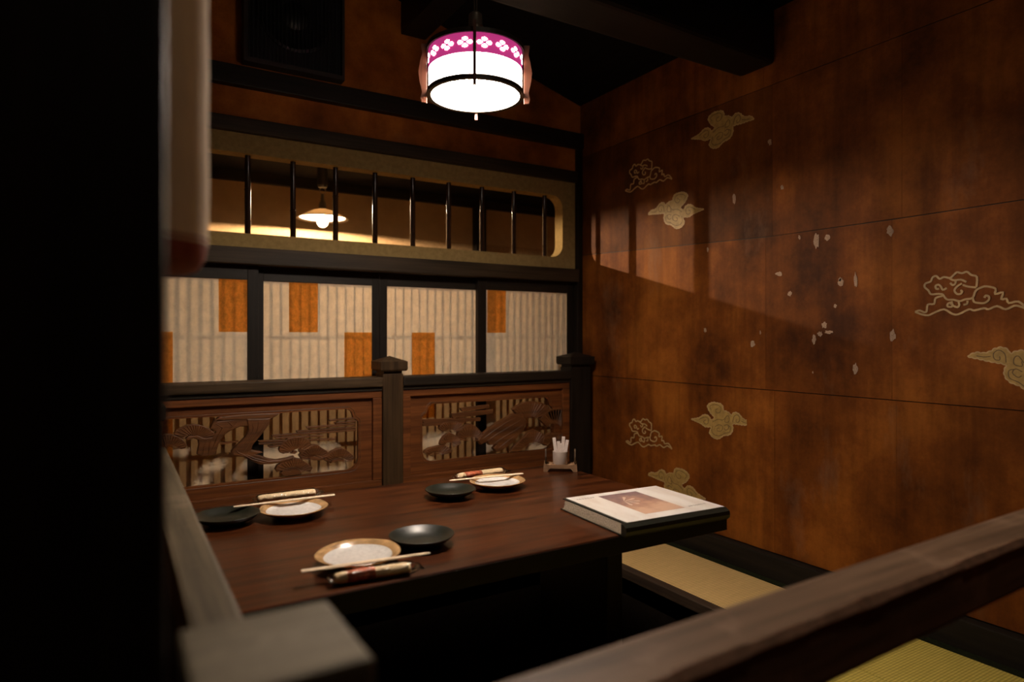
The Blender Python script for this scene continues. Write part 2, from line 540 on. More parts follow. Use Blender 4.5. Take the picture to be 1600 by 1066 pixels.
# ================================================================== SETTING
# floor: raised platform with a sunken pit, and the lower corridor
PX0, PX1, PY0, PY1 = 0.20, 1.46, 1.02, 1.90
f = MB()
f.box(XL, PX0, 0.36, YB + 0.06, -0.42, -0.03)
f.box(PX1, XR, 0.36, YB + 0.06, -0.42, -0.03)
f.box(PX0, PX1, 0.36, PY0, -0.42, -0.03)
f.box(PX0, PX1, PY1, YB + 0.06, -0.42, -0.03)
f.box(PX0, PX1, PY0, PY1, -0.44, -0.40)
tag(f.build('floor', 'black'), kind='structure')
f = MB(); f.box(XL, XR, YF, 0.36, -0.38, -0.33)
tag(f.build('floor_corridor', 'floor'), kind='structure')
# wooden frame round the pit
pit = empty('trim_1', (0.83, 1.46, -0.03)); tag(pit, kind='structure')
for a in ((PX1, PX1 + 0.035, PY0 - 0.035, PY1 + 0.035), (PX0 - 0.035, PX0, PY0 - 0.035, PY1 + 0.035), (PX0, PX1, PY0 - 0.035, PY0), (PX0, PX1, PY1, PY1 + 0.035)):
    MB().box(a[0], a[1], a[2], a[3], -0.085, 0.0, 0.003).build('pit_frame', 'frame_wood', pit)

# tatami mats
def mat(x0, x1, y0, y1, edges, label, mm='tatami'):
    r = empty('tatami_mat', ((x0 + x1) / 2, (y0 + y1) / 2, -0.03))
    tag(r, label, 'tatami mat', 'tatami mats round the sunken pit')
    h = 0.028
    MB().box(x0, x1, y0, y1, -0.03, 0.0, 0.003).build('mat_surface', mm, r)
    for e in edges:
        b = {'e': (x1 - h, x1 + .001, y0, y1), 'w': (x0 - .001, x0 + h, y0, y1), 'n': (x0, x1, y1 - h, y1 + .001), 's': (x0, x1, y0 - .001, y0 + h)}[e]
        MB().box(b[0], b[1], b[2], b[3], -0.029, 0.0025, 0.001).build('cloth_border', 'heri', r)
    return r
BX = XR - 0.035
mat(PX1 + 0.036, BX - 0.002, 1.032, 1.936, 'e', 'tan straw tatami mat beside the pit along the cloud patterned wall')
mat(PX1 + 0.036, BX - 0.002, 0.50, 1.030, 'e', 'yellow green tatami mat seen below the front rail at lower right', 'tatami_green')
mat(0.02, BX - 0.002, 1.938, 2.28, 'n', 'tatami mat behind the table along the carved railing')
mat(PX0 - 0.03, PX1 + 0.034, 0.50, 0.983, 's', 'tatami mat between the front rail and the sunken pit', 'tatami_green')
# right wall and its paper sheets
wall = MB()
wall.box(XR, XR + 0.08, YF, YB + 0.06, -0.4, 1.95)
wr = wall.build('wall_right', 'black'); tag(wr, kind='structure')
rows = [(0.078, 0.604), (0.606, 1.108), (1.110, 1.600), (1.602, 1.85)]
ys = [2.418, 2.21, 1.80, 1.40, 0.99, 0.58, 0.17, -0.24, -0.65]
def zs_(y, z):                                 # the middle seam was hung a little askew
    return z - 0.006 + max(0.0, y - 1.30) * 0.045 if 1.0 < z < 1.2 else z
for ri, (z0, z1) in enumerate(rows):
    off = [0.0, 0.012, -0.014, 0.02][ri]
    for i in range(len(ys) - 1):
        ya = ys[i] + (off if i else 0); yb = ys[i + 1] + off
        t = 0.0035 + 0.0001 * ((i + ri) % 2)
        s = MB().poly([[(yb + 0.0006, zs_(yb, z0)), (ya, zs_(ya, z0)), (ya, zs_(ya, z1) - .0006), (yb + 0.0006, zs_(yb, z1) - .0006)]], YZ, XR - t, XR).build('wall_sheet', 'sheet_aged' if (ri == 2 and i in (0, 1, 2)) else 'sheet', wr)
s = MB().box(XR - 0.0052, XR - 0.004, 1.378, 1.487, 0.078, 0.604).build('overlap_strip', 'sheet', wr)
# skirting board on the right wall
tag(MB().box(BX, XR, 0.36, YB, -0.03, 0.075, 0.004).build('baseboard_right', m_wood('skirting_wood', (0.010, 0.0075, 0.0045), (0.018, 0.013, 0.008), 'y', 0.7, spec=0.2)), kind='structure')

# ------------------------------------------------------------------ back wall
b = MB()
b.poly([[(XL, 1.50), (XR, 1.50), (XR, ceil_z(XR) + .02), (XL, ceil_z(XL) + .02)]], XZ, YB, YB + 0.06)
b.box(XL, -0.25, YB, YB + 0.06, -0.03, 1.50)
wb = b.build('wall_back', 'sheet_back'); tag(wb, kind='structure')
def bar(n, x0, x1, y0, z0, z1, m='black', y1=YB + 0.005, bev=0.004):
    return tag(MB().box(x0, x1, y0, y1, z0, z1, bev).build('trim_%d' % n, m), kind='structure')
bar(2, XL, XR, YB - 0.030, 1.638, 1.706, 'black')
bar(3, XL, 1.803, YB - 0.022, 1.483, 1.533, 'dark')
bar(4, -0.3, 1.803, YB - 0.034, 1.028, 1.086, 'dark', YB + 0.07)
bar(5, 1.803, XR, YB - 0.02, -0.03, 1.638, 'black_z', YB + 0.06)
bar(6, -0.3, XR, YB - 0.01, -0.03, 0.012, 'black', YB + 0.07)
# plaster transom with a rounded opening and bamboo bars
OX0, OX1, OZ0, OZ1 = -0.12, 1.733, 1.138, 1.415
win = empty('window_1', (0.8, YB + 0.03, 1.086)); tag(win, kind='structure')
def rrect(x0, x1, z0, z1, r, n=6):
    pts = []
    for cx, cz, a in ((x1 - r, z0 + r, -90), (x1 - r, z1 - r, 0), (x0 + r, z1 - r, 90), (x0 + r, z0 + r, 180)):
        for k in range(n + 1):
            t = R(a + 90 * k / n)
            pts.append((cx + r * math.cos(t), cz + r * math.sin(t)))
    return pts
MB().poly([[(-0.25, 1.086), (1.803, 1.086), (1.803, 1.484), (-0.25, 1.484)], rrect(OX0, OX1, OZ0, OZ1, 0.055)], XZ, YB, YB + 0.06).build('plaster_surround', 'plaster', win)
bx = [-0.067, 0.088, 0.243, 0.398, 0.553, 0.708, 0.862, 1.019, 1.178, 1.334, 1.493, 1.655]
for i, x in enumerate(bx):
    m_ = MB()
    zn = OZ0 + [0.13, 0.05, 0.16, 0.16, 0.10, 0.04, 0.145, 0.05, 0.145, 0.04, 0.15, 0.05][i]
    r0 = 0.0105
    pts = [(OZ0 - 0.02, r0)]
    for z_ in sorted({zn, zn + 0.13 if zn < OZ0 + 0.1 else zn - 0.11}):
        pts += [(z_ - 0.004, r0), (z_ - 0.001, r0 + 0.0018), (z_ + 0.0015, r0 - 0.0012), (z_ + 0.004, r0 - 0.0002)]
    pts += [(OZ1 + 0.02, r0 - 0.0008)]
    m_.lathe([(q, z_) for z_, q in pts], (x, YB + 0.03, 0), 14)
    m_.build('bamboo_bar', 'bamboo', win, smooth=True)

# ceiling and beams
c = MB()
c.poly([[(XL, YF), (XR + .08, YF), (XR + .08, YB + .06), (XL, YB + .06)]], lambda p, q, d: (p, q, ceil_z(p) + d), 0.0, 0.04)
tag(c.build('ceiling', 'ceil'), kind='structure')
BEAM = m_wood('rough_beam_wood', (0.0035, 0.0028, 0.0024), (0.008, 0.0064, 0.0052), 'x', 0.5, spec=0.3)
bm_ = MB(); bm_.box(-0.2, XR - 0.001, 1.375, 1.515, 1.665, 1.80, 0.018, 3)
for v in bm_.bm.verts:                       # hand-hewn: the beam swells towards the left
    k = max(0, (XR - v.co.x)) * 0.045
    if v.co.y < 1.44: v.co.y -= k * 0.6
    if v.co.z > 1.74: v.co.z += 0.285 * (XR - v.co.x) + 0.045
tag(bm_.build('ceiling_beam', BEAM), 'black rough ceiling beam running into the cloud patterned wall', 'beam')
bm_ = MB(); bm_.box(0.955, 1.060, 1.52, YB - 0.001, 1.962, 2.10, 0.006)
tag(bm_.build('ceiling_beam', BEAM), 'dark ceiling beam end beside the wall speaker above the back wall', 'beam')

# unseen shell of the place: left and front walls
tag(MB().box(XL - 0.06, XL, YF, YB + 0.06, -0.4, 2.9).build('wall_left', 'sheet'), kind='structure')
tag(MB().box(XL, XR + 0.08, YF - 0.06, YF, -0.4, 2.9).build('wall_front', 'sheet'), kind='structure')

# ------------------------------------------------------------------ next room behind the shoji
YN, XN = 3.50, 3.0
n_ = MB(); n_.box(XL, XN, YB + 0.07, YN + 0.06, -0.06, -0.031)
tag(n_.build('floor_next_room', 'floor'), kind='structure')
tag(MB().box(XL, XN, YB + 0.06, YN + 0.06, 1.602, 1.64).build('ceiling_next_room', 'ceil'), kind='structure')
n_ = MB(); n_.box(XL, XN, YN, YN + 0.06, -0.03, 1.340)
wf = n_.build('wall_far', 'tan'); tag(wf, kind='structure')
MB().box(XL, XN, YN - 0.001, YN + 0.06, 1.340, 1.553).build('wood_panel', 'tan_dark', wf)
MB().box(XL, XN, YN - 0.03, YN + 0.06, 1.553, 1.602).build('header_beam', 'black', wf)
MB().box(1.84, 1.91, YN - 0.05, YN - 0.0011, -0.03, 1.553, 0.004).build('wall_post', 'black_z', wf)
tag(MB().box(XN, XN + 0.06, YB, YN, -0.03, 1.64).build('wall_next_right', 'tan'), kind='structure')
tag(MB().box(XL - 0.06, XL, YB + 0.06, YN, -0.03, 1.64).build('wall_next_left', 'tan'), kind='structure')
tag(MB().box(XR + 0.08, XN, YB, YB + 0.06, -0.03, 1.64).build('wall_next_front', 'tan'), kind='structure')

# ================================================================== SHOJI SCREENS
def sheet_(x0, x1, y, z0, z1):
    m_ = MB(); m_.bm.faces.new([m_.bm.verts.new(p_) for p_ in ((x0, y, z0), (x1, y, z0), (x1, y, z1), (x0, y, z1))])
    return m_
def screen(x0, x1, y0, label, patches, sl=0.030, sr=0.030):
    r = empty('shoji_screen', ((x0 + x1) / 2, y0 + 0.012, 0.012))
    tag(r, label, 'screen', 'shoji screens along the back wall')
    zb, zt, zr = 0.012, 1.038, 0.978
    for a, b_ in ((x0, x0 + sl), (x1 - sr, x1)):
        MB().box(a, b_, y0, y0 + 0.024, zb, zt, 0.0015).build('stile', 'black_z', r)
    MB().box(x0 + sl, x1 - sr, y0 + 0.0005, y0 + 0.0235, zr, zt, 0.001).build('top_rail', 'black', r)
    MB().box(x0 + sl, x1 - sr, y0 + 0.0005, y0 + 0.0235, zb, 0.075, 0.001).build('bottom_rail', 'black', r)
    pa, pb = x0 + sl, x1 - sr
    sheet_(pa, pb, y0 + 0.0042, 0.075, zr).build('paper', 'paper', r)
    n = max(6, round((pb - pa) / 0.0335))
    sl0 = None
    for i in range(1, n):
        x = pa + (pb - pa) * i / n
        if sl0 is None:
            sl0 = MB().box(x - 0.0032, x + 0.0032, y0 + 0.013, y0 + 0.0225, 0.075, zr).build('lattice_slat', 'rack', r); xs0 = x
        else:
            share(sl0, (x - xs0, 0, 0), r)
    for z in (0.792, 0.60, 0.40, 0.22):
        MB().box(pa, pb, y0 + 0.0223, y0 + 0.028, z - 0.005, z + 0.005).build('lattice_rail', 'rack', r)
    for (a, b_, z0, z1) in patches:
        sheet_(a, b_, y0 + 0.0036, z0, z1).build('orange_paper', 'paper_o', r)
    return r
YFr, YRe = 2.427, 2.453
def ux(u, y): return Py(u, 500, y).x
ZM = 0.796
screen(-0.05, ux(404, YFr), YFr, 'leftmost shoji screen in view with tall orange strip at its lower left',
       [(ux(342, YFr), ux(389.5, YFr), ZM, 0.977), (0.075, ux(270, YFr), 0.24, ZM)], 0.03, 0.036)
screen(ux(398, YRe), ux(593, YRe), YRe, 'shoji screen left of the newel post with two orange paper rectangles',
       [(ux(452, YRe), ux(497, YRe), ZM, 0.977), (ux(538.5, YRe), ux(582, YRe), 0.58, ZM)], 0.030, 0.030)
screen(ux(593.5, YRe), ux(757, YRe), YRe, 'shoji screen behind the newel post with one low orange rectangle',
       [(ux(644, YRe), ux(680, YRe), 0.45, ZM)], 0.030, 0.030)
screen(ux(747, YFr), 1.80, YFr, 'shoji screen nearest the cloud wall with orange at its upper left',
       [(ux(762, YFr), ux(791, YFr), ZM, 0.977)], 0.040, 0.036)

# ================================================================== CARVED RAILING at the back
YP = 2.32
rl = empty('carved_railing', (0.85, 2.33, 0.0))
tag(rl, 'dark wooden railing with carved pine openwork panels behind the table', 'railing')
def post(x0, x1, y0, y1, z1, parent, mm='post', capw=0.012, base=0.0, caph=0.055):
    p = MB().box(x0, x1, y0, y1, base, z1 - caph - 0.010, 0.004).build('post', mm, parent)
    k = MB()
    k.box(x0 + .004, x1 - .004, y0 + .004, y1 - .004, z1 - caph - 0.010, z1 - caph)
    a = capw
    xa, xb, ya, yb = x0 - a, x1 + a, y0 - a, y1 + a
    zc = z1 - caph
    bm = bmesh.new()
    zt = z1 - 0.02
    lo = [bm.verts.new(p_) for p_ in ((xa + .004, ya + .004, zc), (xb - .004, ya + .004, zc), (xb - .004, yb - .004, zc), (xa + .004, yb - .004, zc))]
    mi = [bm.verts.new(p_) for p_ in ((xa, ya, zc + .006), (xb, ya, zc + .006), (xb, yb, zc + .006), (xa, yb, zc + .006))]
    hi = [bm.verts.new(p_) for p_ in ((xa, ya, zt), (xb, ya, zt), (xb, yb, zt), (xa, yb, zt))]
    ap = bm.verts.new(((xa + xb) / 2, (ya + yb) / 2, z1))
    for A, B in ((lo, mi), (mi, hi)):
        for i in range(4):
            bm.faces.new((A[i], A[(i + 1) % 4], B[(i + 1) % 4], B[i]))
    for i in range(4):
        bm.faces.new((hi[i], hi[(i + 1) % 4], ap))
    bm.faces.new(lo)
    k.add(bm)
    k.build('post_cap', mm, p)
    return p
post(0.836, 0.915, 2.288, 2.372, 0.708, rl)
post(1.685, 1.790, 2.288, 2.372, 0.712, rl, 'black_z')
post(-0.10, -0.022, 2.288, 2.372, 0.708, rl)
# top rails, lower rails, frames
def bay(x0, x1, mrail):
    MB().box(x0, x1, 2.285, 2.372, 0.597, 0.632, 0.005).build('top_rail', mrail, rl)
    MB().box(x0, x1, 2.300, 2.360, 0.012, 0.05, 0.004).build('bottom_rail', mrail, rl)
    MB().box(x0, x1, 2.300, 2.352, 0.556, 0.582, 0.003).build('frame_rail', 'red', rl)
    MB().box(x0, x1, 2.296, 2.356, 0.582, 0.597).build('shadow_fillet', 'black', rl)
    MB().box(x0, x1, 2.300, 2.352, 0.215, 0.256, 0.003).build('frame_rail', 'red', rl)
    MB().box(x0, x1, 2.292, 2.356, 0.186, 0.215, 0.003).build('frame_rail', 'post', rl)
    MB().box(x0, x0 + 0.034, 2.300, 2.352, 0.256, 0.556, 0.003).build('frame_stile', 'red', rl)
    MB().box(x1 - 0.034, x1, 2.300, 2.352, 0.256, 0.556, 0.003).build('frame_stile', 'red', rl)
    MB().box(x0 + 0.01, x1 - 0.01, 2.322, 2.338, 0.05, 0.186).build('lower_board', 'black', rl)
bay(-0.022, 0.836, 'post_x')
bay(0.915, 1.685, 'black')
def cusp(x0, x1, z0, z1):
    """opening with ogee corners"""
    q = [(0.0, 0.048), (0.008, 0.040), (0.018, 0.034), (0.021, 0.022), (0.026, 0.010), (0.040, 0.0)]
    pts = []
    pts += [(x0 + b_, z0 + a) for a, b_ in ((0.0, 0.040), (0.006, 0.020), (0.020, 0.006), (0.040, 0.0))]   # lower left (rounded)
    pts += [(x0 + a, z1 - b_) for a, b_ in q]
    pts += [(x1 - a, z1 - b_) for a, b_ in reversed(q)]
    pts += [(x1 - b_, z0 + a) for a, b_ in ((0.040, 0.0), (0.020, 0.006), (0.006, 0.020), (0.0, 0.040))]
    return pts
def panel(x0, x1, ox0, ox1):
    p = MB().poly([[(x0, 0.25), (x1, 0.25), (x1, 0.562), (x0, 0.562)], cusp(ox0, ox1, 0.300, 0.520)], XZ, YP - 0.006, YP + 0.012).build('carved_panel', 'red', rl)
    # fine bead round the opening
    lp = cusp(ox0 - 0.007, ox1 + 0.007, 0.293, 0.527)
    MB().tube([(a, YP - 0.006, b_) for a, b_ in lp], 0.0016, 6, closed=True).build('bead', 'carve', p)
    return p
pl = panel(0.008, 0.806, 0.062, 0.752)
pr = panel(0.945, 1.655, 1.002, 1.607)
def cv(pts, o, s):
    out = []
    for X, Y in pts:
        q = Py(o[0] + X / s, o[1] + Y / s, YP)
        out.append((q.x, q.z))
    return out
Z5 = ((240, 600), 4.844); Z6 = ((400, 620), 6.66); Z7 = ((230, 580), 4.21); Z7b = ((640, 610), 8.2); Z8 = ((780, 600), 7.61)
def carve(name, pts, fr, parent, d0=YP - 0.010, d1=YP + 0.010, ridges=(), rw=0.0030, bev=0.003):
    m_ = MB(); m_.poly([cv(pts, *fr)], XZ, d0, d1, bev)
    for rg in ridges:
        q = cv(rg, *fr)
        m_.tube([(a, d0 + 0.0004, b_) for a, b_ in q], [rw * 0.4] + [rw] * (len(q) - 2) + [rw * 0.4], 5)
    return m_.build(name, 'carve', parent)
def fan(pts, base, fr, parent, n=17, d0=YP - 0.008):
    P = cv(pts, *fr); bx_, bz_ = cv([base], *fr)[0]
    m_ = MB(); m_.poly([P], XZ, d0, YP + 0.010, 0.002)
    for k in range(n):                                        # needles radiating from the twig
        a = R(8 + 164 * k / (n - 1)); dx, dz = math.cos(a), math.sin(a)
        best = 0
        for i in range(len(P)):
            (x1, z1), (x2, z2) = P[i], P[(i + 1) % len(P)]
            ex, ez = x2 - x1, z2 - z1
            den = dx * ez - dz * ex
            if abs(den) < 1e-9: continue
            t = ((x1 - bx_) * ez - (z1 - bz_) * ex) / den
            s_ = ((x1 - bx_) * dz - (z1 - bz_) * dx) / den
            if 0 <= s_ <= 1 and t > best: best = t
        if best > 0.008:
            p0 = (bx_ + dx * best * .25, d0, bz_ + dz * best * .25); p1 = (bx_ + dx * best * .93, d0, bz_ + dz * best * .93)
            m_.tube([p0, p1], [0.0009, 0.0021], 4)
    return m_.build('pine_needle_fan', 'carve', parent)
# left panel: twisting trunk
carve('pine_trunk', [(425, 335), (462, 256), (480, 282), (600, 268), (722, 262), (722, 318), (650, 322), (585, 350), (530, 385), (492, 450), (476, 500), (472, 530), (420, 542), (360, 545), (325, 530), (340, 455), (330, 415), (440, 402), (468, 362)], Z5, pl,
      ridges=[[(470, 300), (520, 330), (480, 400), (440, 500)], [(560, 285), (600, 320), (540, 360), (470, 470)], [(640, 280), (610, 310), (500, 380)], [(400, 420), (380, 470), (370, 530)], [(430, 410), (420, 470), (410, 530)]])
carve('pine_trunk', [(700, 262), (800, 262), (880, 258), (874, 300), (850, 330), (800, 395), (745, 460), (735, 498), (805, 508), (822, 516), (770, 530), (872, 565), (930, 572), (1000, 560), (1060, 545), (1040, 570), (960, 592), (880, 604), (800, 606), (745, 582), (665, 547), (600, 537), (583, 512), (600, 490), (650, 440), (690, 400), (716, 350), (712, 318)], Z5, pl, d0=YP - 0.013,
      ridges=[[(740, 280), (750, 340), (700, 430), (640, 500)], [(790, 280), (780, 350), (720, 440), (670, 520)], [(850, 285), (820, 340), (750, 430), (700, 530)], [(690, 530), (760, 560), (860, 585), (960, 580)], [(650, 520), (740, 570), (850, 597)], [(620, 500), (640, 520), (690, 535)]])
carve('crown_band', [(430, 330), (470, 300), (640, 283), (800, 276), (870, 275), (850, 292), (800, 318), (640, 322), (470, 324)], Z7, pl, d0=YP - 0.011)
fan([(150, 378), (165, 350), (200, 332), (250, 312), (300, 304), (360, 312), (420, 338), (462, 372), (446, 408), (390, 420), (330, 395), (285, 385), (250, 386), (215, 412), (180, 395)], (320, 415), Z5, pl)
fan([(60, 400), (85, 378), (130, 378), (185, 398), (228, 428), (252, 462), (240, 486), (205, 492), (160, 468), (120, 455), (80, 462)], (110, 500), Z5, pl)
carve('twig', [(235, 415), (260, 395), (330, 385), (390, 415), (345, 425), (300, 410), (260, 425)], Z5, pl, d0=YP - 0.012)
# right half fans
fan([(235, 552), (245, 510), (275, 470), (330, 432), (400, 412), (475, 412), (530, 440), (565, 478), (582, 505), (560, 532), (500, 540), (440, 530), (385, 556), (330, 580), (280, 592), (248, 580)], (410, 585), Z6, pl)
fan([(440, 610), (470, 570), (510, 540), (560, 510), (600, 494), (640, 500), (680, 530), (730, 560), (760, 600), (735, 632), (690, 628), (640, 602), (580, 612), (520, 645), (470, 650)], (600, 650), Z6, pl, d0=YP - 0.010)
fan([(700, 655), (730, 608), (780, 565), (840, 540), (890, 532), (940, 555), (990, 595), (1024, 632), (985, 670), (930, 652), (880, 625), (820, 632), (775, 660), (725, 672)], (860, 690), Z6, pl)
fan([(196, 752), (215, 712), (260, 680), (330, 652), (400, 632), (470, 648), (530, 690), (585, 735), (560, 775), (500, 770), (440, 735), (380, 725), (320, 738), (260, 768), (215, 782)], (400, 790), Z6, pl, d0=YP - 0.010)
for q in ([(355, 590), (385, 555), (430, 570), (400, 592)], [(440, 560), (465, 535), (500, 550), (480, 575), (450, 580)], [(530, 645), (580, 615), (640, 622), (700, 640), (690, 655), (600, 660)], [(770, 690), (790, 650), (850, 635), (905, 650), (910, 672), (840, 668)], [(250, 790), (300, 745), (380, 735), (450, 745), (470, 800), (380, 815), (280, 820)]):
    carve('pine_twig', q, Z6, pl, bev=0.0015)
# drifting mist bars
for a, b_, c_, d_, th in ((755, 246, 1035, 224, 13), (815, 278, 1035, 252, 13), (520, 322, 1035, 283, 14), (415, 365, 1035, 318, 15), (160, 408, 1035, 345, 15), (195, 430, 700, 406, 12), (20, 466, 820, 440, 13), (20, 490, 560, 472, 12), (120, 518, 300, 500, 12)):
    th *= 1.45
    m_ = MB(); q = cv([(a, b_ - th / 2), (c_, d_ - th / 2), (c_, d_ + th / 2), (a + 12, b_ + th / 2)], *Z6)
    m_.poly([q], XZ, YP - 0.007, YP + 0.008, 0.0012)
    m_.build('mist_bar', 'carve', pl)
q = cv([(470, 470), (560, 462), (600, 456), (600, 466), (480, 482)], *Z7)
MB().poly([q], XZ, YP - 0.006, YP + 0.008).build('mist_bar', 'carve', pl)
# right panel
for a, b_, c_, d_, th in ((640, 250, 1010, 205, 46), (520, 330, 1060, 270, 60), (140, 395, 900, 370, 46), (140, 440, 700, 405, 40)):
    q = cv([(a, b_ - th / 2), (c_, d_ - th / 2), (c_, d_ + th / 2), (a + 30, b_ + th / 2)], *Z7b)
    MB().poly([q], XZ, YP - 0.007, YP + 0.008, 0.0015).build('mist_bar', 'carve', pr)
fan([(368, 492), (378, 450), (420, 415), (500, 395), (600, 395), (668, 430), (690, 480), (640, 515), (600, 525), (545, 505), (490, 495), (450, 515), (415, 527)], (520, 540), Z7b, pr)
fan([(600, 590), (620, 520), (665, 470), (720, 440), (775, 428), (830, 455), (880, 500), (930, 560), (890, 640), (840, 600), (770, 590), (710, 600), (650, 640)], (770, 660), Z7b, pr, d0=YP - 0.010)
fan([(380, 690), (395, 640), (430, 590), (480, 550), (520, 542), (570, 568), (640, 600), (650, 680), (600, 700), (540, 665), (470, 670), (420, 720)], (510, 740), Z7b, pr)
fan([(178, 800), (195, 765), (250, 735), (320, 720), (390, 700), (480, 720), (540, 770), (500, 805), (440, 812), (390, 795), (340, 790), (290, 795), (240, 830)], (340, 850), Z7b, pr, d0=YP - 0.010)
carve('pine_trunk', [(860, 640), (900, 580), (980, 510), (1060, 450), (1140, 400), (1230, 350), (1312, 300), (1420, 290), (1480, 400), (1440, 520), (1360, 610), (1280, 690), (1180, 760), (1100, 790), (1060, 740), (1100, 690), (1010, 700), (980, 650), (900, 690)], Z7b, pr, d0=YP - 0.012,
      ridges=[[(920, 620), (1040, 530), (1200, 420), (1340, 350)], [(980, 640), (1100, 560), (1250, 470), (1400, 380)], [(1060, 680), (1180, 600), (1320, 520), (1430, 440)], [(1120, 740), (1220, 660), (1330, 580)]])
fan([(150, 300), (210, 255), (300, 215), (400, 205), (500, 225), (580, 265), (600, 330), (540, 380), (440, 400), (330, 405), (230, 395)], (350, 440), Z8, pr)
fan([(470, 420), (520, 350), (600, 300), (700, 285), (790, 310), (830, 370), (830, 470), (780, 520), (690, 480), (610, 470), (560, 510)], (660, 540), Z8, pr, d0=YP - 0.010)
fan([(120, 806), (160, 750), (210, 705), (290, 630), (345, 565), (408, 540), (470, 565), (530, 600), (560, 660), (520, 720), (440, 690), (380, 690), (300, 740), (240, 800)], (380, 760), Z8, pr)
fan([(500, 700), (530, 610), (600, 582), (700, 580), (780, 600), (838, 640), (838, 700), (790, 690), (755, 662), (680, 668), (590, 695), (530, 735)], (660, 760), Z8, pr, d0=YP - 0.010)
carve('pine_branch', [(560, 330), (640, 300), (838, 290), (838, 420), (760, 450), (640, 440), (560, 400)], Z8, pr)

# ================================================================== NEAR RAILING
nr = empty('low_railing', (0.085, 0.43, -0.33))
tag(nr, 'worn brown low railing with square post cap in the foreground', 'railing')
# near corner post with a flat broad cap
p = MB().box(0.043, 0.123, 0.392, 0.472, -0.33, 0.545, 0.004).build('post', 'dark_z', nr)
k = MB(); k.box(0.033, 0.134, 0.376, 0.482, 0.548, 0.588, 0.006, 3)
k.build('post_cap', 'cap', p)
# front rail, running slightly askew into the right wall
rot = Matrix.Rotation(R(1.25), 4, 'Z')
frl = MB(); L_ = XR - 0.125 - 0.004
frl.obox(Vector((0.124 + L_ / 2, 0.425, 0.478)), (L_, 0.073, 0.064), rot, 0.006)
fr_ = frl.build('front_rail', 'rail', nr)
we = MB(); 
for i in range(40):                               # pale chipped arris on the near edge, its highlight painted into the colour
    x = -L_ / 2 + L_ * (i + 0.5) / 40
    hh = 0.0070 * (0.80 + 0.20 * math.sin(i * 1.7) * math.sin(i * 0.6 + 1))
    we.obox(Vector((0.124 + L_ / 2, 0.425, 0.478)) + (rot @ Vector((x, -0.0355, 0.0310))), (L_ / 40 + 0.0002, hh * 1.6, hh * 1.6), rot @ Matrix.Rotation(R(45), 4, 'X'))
we.build('worn_edge_highlight', m_plain('worn_highlight_wood', (0.70, 0.45, 0.33), 0.6, 0.3, 60), fr_)
frl = MB(); frl.obox(Vector((0.124 + L_ / 2, 0.425, -0.015)), (L_, 0.075, 0.06), rot, 0.004)
frl.build('sill_rail', 'dark', nr)
# left rail to the far post
MB().box(0.058, 0.107, 0.475, 1.815, 0.450, 0.510, 0.006).build('side_rail', 'rail_y', nr)
MB().box(0.060, 0.105, 0.475, 1.815, 0.0, 0.05, 0.004).build('sill_rail', 'dark', nr)
MB().box(0.076, 0.088, 0.475, 1.815, 0.05, 0.450).build('side_board', 'black', nr)
post(0.035, 0.098, 1.815, 1.885, 0.628, nr, 'dark_z', 0.008)
# tall dark pillar beside the camera
pi_ = MB(); pi_.box(-0.35, 0.0255, 0.425, 0.555, -0.33, 2.33, 0.006)
tag(pi_.build('pillar', 'black_z'), 'broad black wooden pillar filling the left edge of the view', 'pillar')
# unlit hanging lantern behind the pillar
hl = empty('hanging_lantern', (0.020, 0.665, 0.835))
tag(hl, 'tall unlit white hanging lantern with red lower end beside the black pillar', 'lantern')
MB().lathe([(0.0536, 0.028 + 0.835)] + [(0.0536 + 0.0007 * (k % 2), 0.87 + 0.05 * k) for k in range(20)] + [(0.0536, 1.83), (0.045, 1.86), (0.0, 1.86)], (0.020, 0.665, 0), 40).build('paper_body', 'lantern_paper', hl, smooth='all')
MB().lathe([(0.0, 0.836), (0.035, 0.836), (0.045, 0.840), (0.051, 0.850), (0.0538, 0.866), (0.0536, 0.868)], (0.020, 0.665, 0), 40).build('red_base', 'lantern_red', hl, smooth='all')
MB().tube([(0.020, 0.665, 1.855), (0.020, 0.665, ceil_z(0.02) - 0.001)], 0.003, 6).build('hanger', 'wire', hl)

# ================================================================== TABLE
TZ = 0.36
TX0, TX1, TY0, TY1 = 0.135, 1.243, 1.066, 1.772
tb = empty('dining_table', (0.69, 1.42, -0.40))
tag(tb, 'low dark red-brown lacquered table standing over the sunken pit', 'table')
t = MB(); t.box(TX0, TX1, TY0, TY1, TZ - 0.040, TZ, 0.004, 3)
t.build('table_top', 'table', tb)
MB().box(TX0 + 0.004, TX1 - 0.003, TY0 - 0.0012, TY0, TZ - 0.038, TZ - 0.003).build('edge_shade_band', 'table_edge', tb)  # near-black strip paints the shade on the table's front face
for x in (0.30, 1.045):
    MB().box(x, x + 0.05, 1.27, 1.57, -0.40, TZ - 0.04, 0.004).build('leg', 'table_edge', tb)
MB().box(0.35, 1.045, 1.39, 1.45, 0.20, 0.29, 0.003).build('stretcher', 'table_edge', tb)

